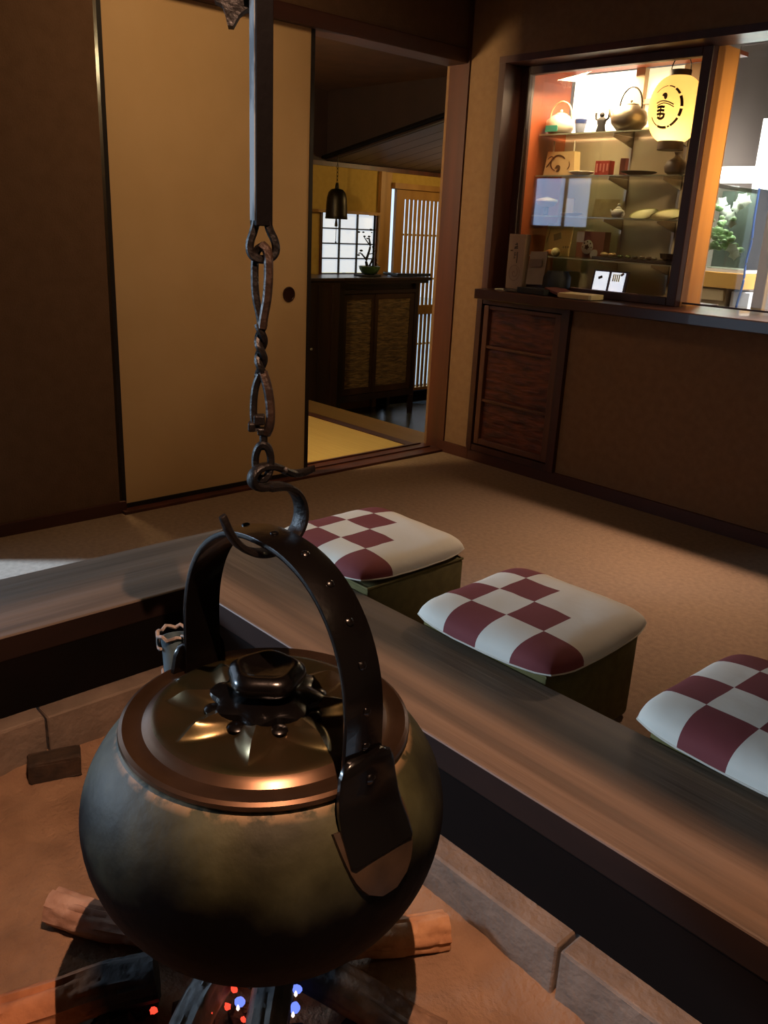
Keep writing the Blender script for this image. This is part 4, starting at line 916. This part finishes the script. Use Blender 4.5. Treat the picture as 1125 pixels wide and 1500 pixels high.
# added glowing frame on the case floor, stands for a screen reflection
tb = thing('screen_reflection', (-2.23, 3.46, .835), 'dark blue frame with two glowing white pages, modelling a screen reflection in the case glass', 'screen')
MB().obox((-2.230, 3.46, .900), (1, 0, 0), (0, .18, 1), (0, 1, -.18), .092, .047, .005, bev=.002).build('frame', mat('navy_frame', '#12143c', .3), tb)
scr = mat('reflected_page_glow', '#ffffff', .8, emit=(.80, .85, 1.0, 1), estr=.95)
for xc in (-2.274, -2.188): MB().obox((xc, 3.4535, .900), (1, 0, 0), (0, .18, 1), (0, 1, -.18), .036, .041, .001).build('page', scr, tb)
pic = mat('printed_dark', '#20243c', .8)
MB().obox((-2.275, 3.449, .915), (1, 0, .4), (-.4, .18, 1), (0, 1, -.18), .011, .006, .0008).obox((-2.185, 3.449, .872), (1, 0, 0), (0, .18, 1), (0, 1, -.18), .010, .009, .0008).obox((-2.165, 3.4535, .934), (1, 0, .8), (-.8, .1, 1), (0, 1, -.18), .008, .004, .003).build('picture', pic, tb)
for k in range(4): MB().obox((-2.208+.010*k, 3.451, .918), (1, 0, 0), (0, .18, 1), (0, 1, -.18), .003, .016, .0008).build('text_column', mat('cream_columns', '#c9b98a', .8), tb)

# lantern
ln = thing('paper_lantern', (-2.012, 3.43, 1.47), 'glowing yellow paper lantern with dark crest ring hanging in the case', 'lantern')
lm = bpy.data.materials.new('lantern_paper'); lm.use_nodes = True; nt = lm.node_tree; nt.nodes.clear()
o_ = nt.nodes.new('ShaderNodeOutputMaterial'); tl_ = nt.nodes.new('ShaderNodeBsdfTranslucent'); df = nt.nodes.new('ShaderNodeBsdfDiffuse'); mx = nt.nodes.new('ShaderNodeMixShader'); mx.inputs[0].default_value = .45
tl_.inputs[0].default_value = (.95, .66, .28, 1); df.inputs[0].default_value = (.85, .68, .40, 1)
em_ = nt.nodes.new('ShaderNodeEmission'); em_.inputs[0].default_value = (1.0, .60, .17, 1); em_.inputs[1].default_value = .5; ad_ = nt.nodes.new('ShaderNodeAddShader')
nt.links.new(tl_.outputs[0], mx.inputs[1]); nt.links.new(df.outputs[0], mx.inputs[2]); nt.links.new(mx.outputs[0], ad_.inputs[0]); nt.links.new(em_.outputs[0], ad_.inputs[1]); nt.links.new(ad_.outputs[0], o_.inputs[0])
LC = Vector((-2.006, 3.43, 1.592)); LR, LH = .107, .122
lpf = []
for k in range(49):
    a = -PI/2*.80 + PI*.80*k/48
    rib = .0010*math.cos(k*PI)
    lpf.append((LR*math.cos(a)**.75 + rib, LH*math.sin(a)/math.sin(PI/2*.80)))
MB().lathe(LC, lpf, 48, caps=(False, False)).build('paper_shade', lm, ln)
MB().lathe(LC, [(.042, LH-.004), (.043, LH+.022), (.040, LH+.022)], 28).lathe(LC, [(.050, -LH+.004), (.052, -LH-.030), (.048, -LH-.030)], 28).build('end_ring', mat('dark_lantern_wood', '#241a10', .5), ln)
MB().sweep([LC + Vector((.043*math.cos(q), 0, LH+.015+.060*math.sin(q)**.7)) for q in [PI*k/16 for k in range(17)]], .0022, n=6).build('handle', M['iron'], ln)
light('lantern_bulb', 'POINT', LC + Vector((.0, -.02, -.075)), 1.6, (1.0, .75, .42), .02)
ink = mat('brown_black_ink', '#3a2c10', .8)
def on_l(th, ph, lift=.0016):   # th azimuth, ph elevation fraction
    a = ph; r = LR*math.cos(a)**.75 + lift
    return LC + Vector((r*math.cos(th), r*math.sin(th), LH*math.sin(a)/math.sin(PI/2*.80)))
TH0 = math.atan2(-3.43, 2.006) - .42        # faces a little left of the viewer
def ring_seg(a0, a1, rad, wdt, n=8):
    pts = [on_l(TH0+rad*math.cos(a0+(a1-a0)*k/n), rad*1.02*math.sin(a0+(a1-a0)*k/n)) for k in range(n+1)]
    MB().sweep(pts, .0009, wdt, ref=(pts[0]-LC), n=6).build('crest', ink, ln)
for a0, a1, wd_ in ((-1.1, -.55, .005), (-.45, -.1, .006), (0, .5, .006), (.62, 1.0, .005), (1.1, 1.5, .003), (1.6, 2.4, .0018), (3.6, 4.2, .003), (4.25, 4.9, .006), (-1.3, -1.15, .004)): ring_seg(a0, a1, .62, wd_)
def lst(pts, wdt): 
    q = [on_l(TH0+u, v) for u, v in pts]
    MB().sweep(q, .0009, wdt, ref=(q[0]-LC), n=6, smooth_path=1).build('crest', ink, ln)
lst([(-.12, .30), (-.08, .36), (-.02, .34), (.0, .26), (-.04, .22)], .007)
lst([(-.34, .10), (-.15, .17), (.1, .14), (.33, .05)], .0022)
lst([(-.30, .03), (-.1, .10), (.12, .08), (.35, -.02)], .0018)
for v in (-.02, -.12, -.22): lst([(-.28, v), (-.14, v+.02), (.02, v)], .0045)
lst([(-.26, -.30), (-.14, -.36), (0, -.32), (.03, -.2)], .005)
lst([(-.13, .0), (-.14, -.3)], .003)

# ---- things on the counter in front of the window
bx = thing('narrow_gift_box', (-2.577, 3.235, .835), 'tall narrow buff box with brush writing and round emblem on the counter', 'box')
MB().box(-2.632, -2.540, 3.215, 3.255, .841, 1.083, bev=.003).build('carton', mat('buff_carton', '#8e7560', .8, col2='#846b57', scale=5), bx)
MB().box(-2.540, -2.538, 3.217, 3.253, .845, 1.08).build('side_panel', mat('buff_carton_side', '#9a8069', .8), bx)
inkb = mat('black_brush_ink', '#16100c', .8)
def bstroke(pts, wdt, y=3.2145, m=inkb, par=bx, name='writing'):
    MB().sweep([(x, y, z) for x, z in pts], .0005, wdt, ref=(0, 1, 0), n=6).build(name, m, par)
for pts, wd_ in (([(-2.593, 1.037), (-2.579, 1.041)], .0018), ([(-2.586, 1.046), (-2.580, 1.030)], .0016), ([(-2.594, 1.026), (-2.578, 1.029)], .002), ([(-2.597, 1.021), (-2.576, 1.023)], .002), ([(-2.593, 1.003), (-2.594, .975)], .0012), ([(-2.593, 1.003), (-2.584, 1.002), (-2.584, .988)], .0010), ([(-2.592, .992), (-2.585, .992)], .0010), ([(-2.594, .978), (-2.587, .980)], .0012), ([(-2.576, 1.006), (-2.577, .957)], .0020)): bstroke(pts, wd_)
bstroke([(-2.618, 1.010), (-2.604, 1.011)], .0030, m=mat('brown_stamp', '#4a3424', .8))
em = mat('faint_brown_emblem', '#6d5240', .8)
bstroke([(-2.586+.030*math.cos(a), .913+.034*math.sin(a)) for a in [2*PI*k/32 for k in range(33)]], .0010, m=em, name='emblem')
bstroke([(-2.586+.003*a*math.cos(a), .913+.0034*a*math.sin(a)) for a in [k*.35 for k in range(22)]], .0014, m=em, name='emblem')
cdx = thing('leaflet_card', (-2.46, 3.23, .835), 'grey-brown folded leaflet standing right of the narrow box', 'leaflet')
MB().obox((-2.467, 3.225, .942), (1, 0, .05), (0, .12, 1), (0, 1, -.12), .047, .072, .0015).build('sheet', mat('grey_buff_sheet', '#8a7560', .8, col2='#75624f', scale=9), cdx)
MB().obox((-2.468, 3.214, .965), (1, 0, .05), (0, .12, 1), (0, 1, -.12), .034, .016, .0004).build('lettering', mat('brown_print', '#655040', .8), cdx)
tag(MB().lathe((-2.375, 3.262, .835), [(.058, 0), (.060, .004), (.060, .075), (.045, .100), (.001, .102)], 28).build('black_cap_box', M['black'], None), 'black rounded container behind the leaflet on the counter', 'container')
tag(MB().obox((-2.585, 3.175, .838), (1, .05, 0), (0, 1, 0), (0, 0, 1), .055, .020, .002).build('visiting_card', M['white'], None), 'white card lying at the foot of the narrow box', 'card')
tag(MB().obox((-2.53, 3.145, .841), (1, -.4, 0), (.4, 1, 0), (0, 0, 1), .045, .022, .003).build('grey_leaflet', mat('grey_leaflet', '#4c4038', .7), None), 'dark grey leaflet at the left end of the counter', 'leaflet')
bk = thing('black_book', (-2.40, 3.16, .836), 'black closed book lying flat on the counter', 'book')
MB().obox((-2.40, 3.165, .8475), (1, -.15, 0), (.15, 1, 0), (0, 0, 1), .085, .050, .012, bev=.002).build('cover', M['black'], bk)
MB().obox((-2.40, 3.175, .8475), (1, -.15, 0), (.15, 1, 0), (0, 0, 1), .084, .046, .009).build('pages', mat('dark_pages', '#3a322a', .9), bk)
b2 = thing('maroon_album', (-2.285, 3.19, .836), 'maroon slanted album between the black book and the white book', 'book')
MB().obox((-2.295, 3.19, .853), (1, -.1, -.22), (.1, 1, 0), (.22, 0, 1), .050, .055, .006, bev=.002).build('cover', mat('maroon_cloth', '#5b2a22', .7), b2)
b3 = thing('white_book', (-2.16, 3.15, .836), 'thick white book with gold edge lying on the counter', 'book')
MB().obox((-2.165, 3.155, .8470), (1, .08, 0), (-.08, 1, 0), (0, 0, 1), .078, .052, .0105, bev=.002).build('cover', mat('ivory_cover', '#d9c69c', .6), b3)
MB().obox((-2.170, 3.103, .8470), (1, .08, 0), (-.08, 1, 0), (0, 0, 1), .074, .0015, .008).build('pages', mat('cream_page_block', '#b99a6c', .8), b3)

# ================================================================ KITCHEN beyond the counter opening
struct('wall_kitchen_back', MB().box(-5.0, 2.0, 6.3, 6.4, 0, 2.6).box(-2.94, -2.735, 3.30, 6.3, 0, 2.6), mat('grey_tiled_plaster', '#a39a94', .6, col2='#958c88', scale=2))
struct('wall_kitchen_side', MB().box(1.9, 2.0, 3.3, 6.4, 0, 2.6).box(-2.735, 2.0, 3.50, 3.52, 2.0, 2.45), M['plaster'])
struct('floor_kitchen', MB().box(-3.0, 2.0, 3.3, 6.4, -.05, 0), mat('grey_vinyl', '#7c7872', .5))
struct('ceiling_kitchen', MB().box(-3.0, 2.0, 3.3, 6.4, 2.45, 2.5), mat('grey_ceiling', '#8f8880', .9))
sd_ = tag(MB().box(-1.80, 1.9, 3.34, 3.35, .845, .852).build('sill_track', M['darkwood_h'], None), 'dark sliding track on the sill of the open hatch', 'track')
gp = struct('window_4', MB().box(-.9, -.87, 3.44, 3.47, .835, 1.80), tan)
MB().box(-1.745, -.90, 3.382, 3.386, .853, 1.79).build('pane', M['glass'], gp)
tk = thing('aquarium', (-2.29, 4.6, .94), 'brightly lit glass tank with pale green plants on a yellow wooden stand', 'aquarium')
MB().box(-2.44, -2.14, 4.58, 4.585, .955, 1.36).box(-2.145, -2.14, 4.585, 4.85, .955, 1.36).build('glass_wall', M['shelfglass'], tk)
MB().box(-2.46, -2.13, 4.57, 4.86, .938, .955).build('base_frame', M['white'], tk)
MB().obox((-2.29, 4.60, 1.363), (1, 0, -.13), (0, 1, 0), (.13, 0, 1), .135, .010, .010).build('top_rail', mat('grey_metal_rail', '#5d5850', .4, .4), tk)
MB().box(-2.47, -2.12, 4.85, 4.86, .955, 1.36).build('back_plate', mat('dark_teal_back', '#5a5f5a', .6, col2='#3c4441', scale=6), tk)
MB().box(-2.48, -2.11, 4.62, 4.80, 1.40, 1.47).build('light_hood', mat('white_tank_lamp', '#ffffff', .9, emit=(1.0, .98, .92, 1), estr=3.5), tk, label='glaring white lamp hood over the tank')
pg = mat('pale_green_leaves', '#cfe2b4', .6, col2='#a8cc90', scale=30)
r4 = random.Random(11)
for k in range(70):
    x = -2.36 + r4.gauss(0, .035); z = 1.05 + abs(r4.gauss(0, .09)); y = 4.65 + r4.uniform(-.04, .08)
    if z > 1.30 or x < -2.43 or x > -2.18: continue
    MB().ball((x, y, z), r4.uniform(.012, .024), 1.2, .6, .8, 8).build('leaf', pg, tk)
wfl = mat('white_petals', '#f3efe6', .6)
for x, z in ((-2.33, 1.25), (-2.30, 1.22), (-2.27, 1.27), (-2.25, 1.31), (-2.36, 1.29), (-2.29, 1.19), (-2.26, 1.06), (-2.24, 1.03), (-2.23, 1.30)):
    MB().lathe((x, 4.645, z), [(.001, .004), (.022, 0), (.028, .006), (.024, .008), (.001, .008)], 15, (.2, -1, .2), mod=lobes(5, .25)).build('blossom', wfl, tk)
stn = thing('tank_stand', (-2.29, 4.7, 0), 'yellow wooden box stand with pale drawers under the tank', 'stand')
MB().box(-2.47, -2.13, 4.56, 4.87, .855, .937, bev=.003).build('top_box', mat('yellow_wood', '#c79a4c', .5, col2='#b88a40', scale=6, stretch=(.1, 1, 1)), stn)
MB().box(-2.44, -2.22, 4.58, 4.85, 0, .852).build('cupboard', mat('pale_cupboard', '#8d7a5c', .6), stn)
box1('drawer', mat('pale_drawer', '#a8946f', .6), stn, -2.43, -2.23, 4.565, 4.58, .79, .845)
tag(MB().box(-2.20, -2.10, 4.60, 4.80, 0, .84).build('white_unit', mat('white_metal_unit', '#c9cdd2', .4), None), 'white appliance beside the tank stand', 'appliance')
tag(MB().sweep([(-2.125, 4.55, 1.36), (-2.12, 4.54, 1.2), (-2.11, 4.54, 1.1), (-2.125, 4.54, 1.0), (-2.115, 4.54, .9), (-2.13, 4.54, .80), (-2.14, 4.54, .7)], .006, n=8, smooth_path=3).build('blue_hose', mat('blue_hose', '#23407a', .4), None), 'thin blue hose hanging beside the tank', 'hose')
cp = tag(box1('tan_post', mat('tan_post', '#b39468', .5, col2='#a08055', scale=8, stretch=(1, 1, .1)), None, -1.985, -1.925, 4.38, 4.42, 0, 1.25, bev=.005), 'tan wooden post right of the tank', 'post')
tag(box1('tan_post', cp.data.materials[0], None, -1.90, -1.84, 4.44, 4.48, 0, 1.30, bev=.005), 'second tan post at the right edge of the photo', 'post')
tag(box1('white_blind', mat('glowing_white_blind', '#ffffff', .8, emit=(1, .97, .92, 1), estr=1.5), None, -2.475, -2.0, 5.2, 5.22, 1.31, 1.77), 'glaring white blind at the far right beyond the hatch', 'blind')
vt = thing('ceiling_vent', (-2.75, 5.7, 2.4), 'dark slatted vent in the kitchen ceiling', 'vent')
MB().box(-2.9, -2.3, 5.0, 5.8, 2.43, 2.449).build('backing', M['black'], vt)
for k in range(8): box1('slat', mat('grey_vent_slat', '#4a4540', .5), vt, -2.9, -2.3, 5.02+.1*k, 5.05+.1*k, 2.42, 2.43)
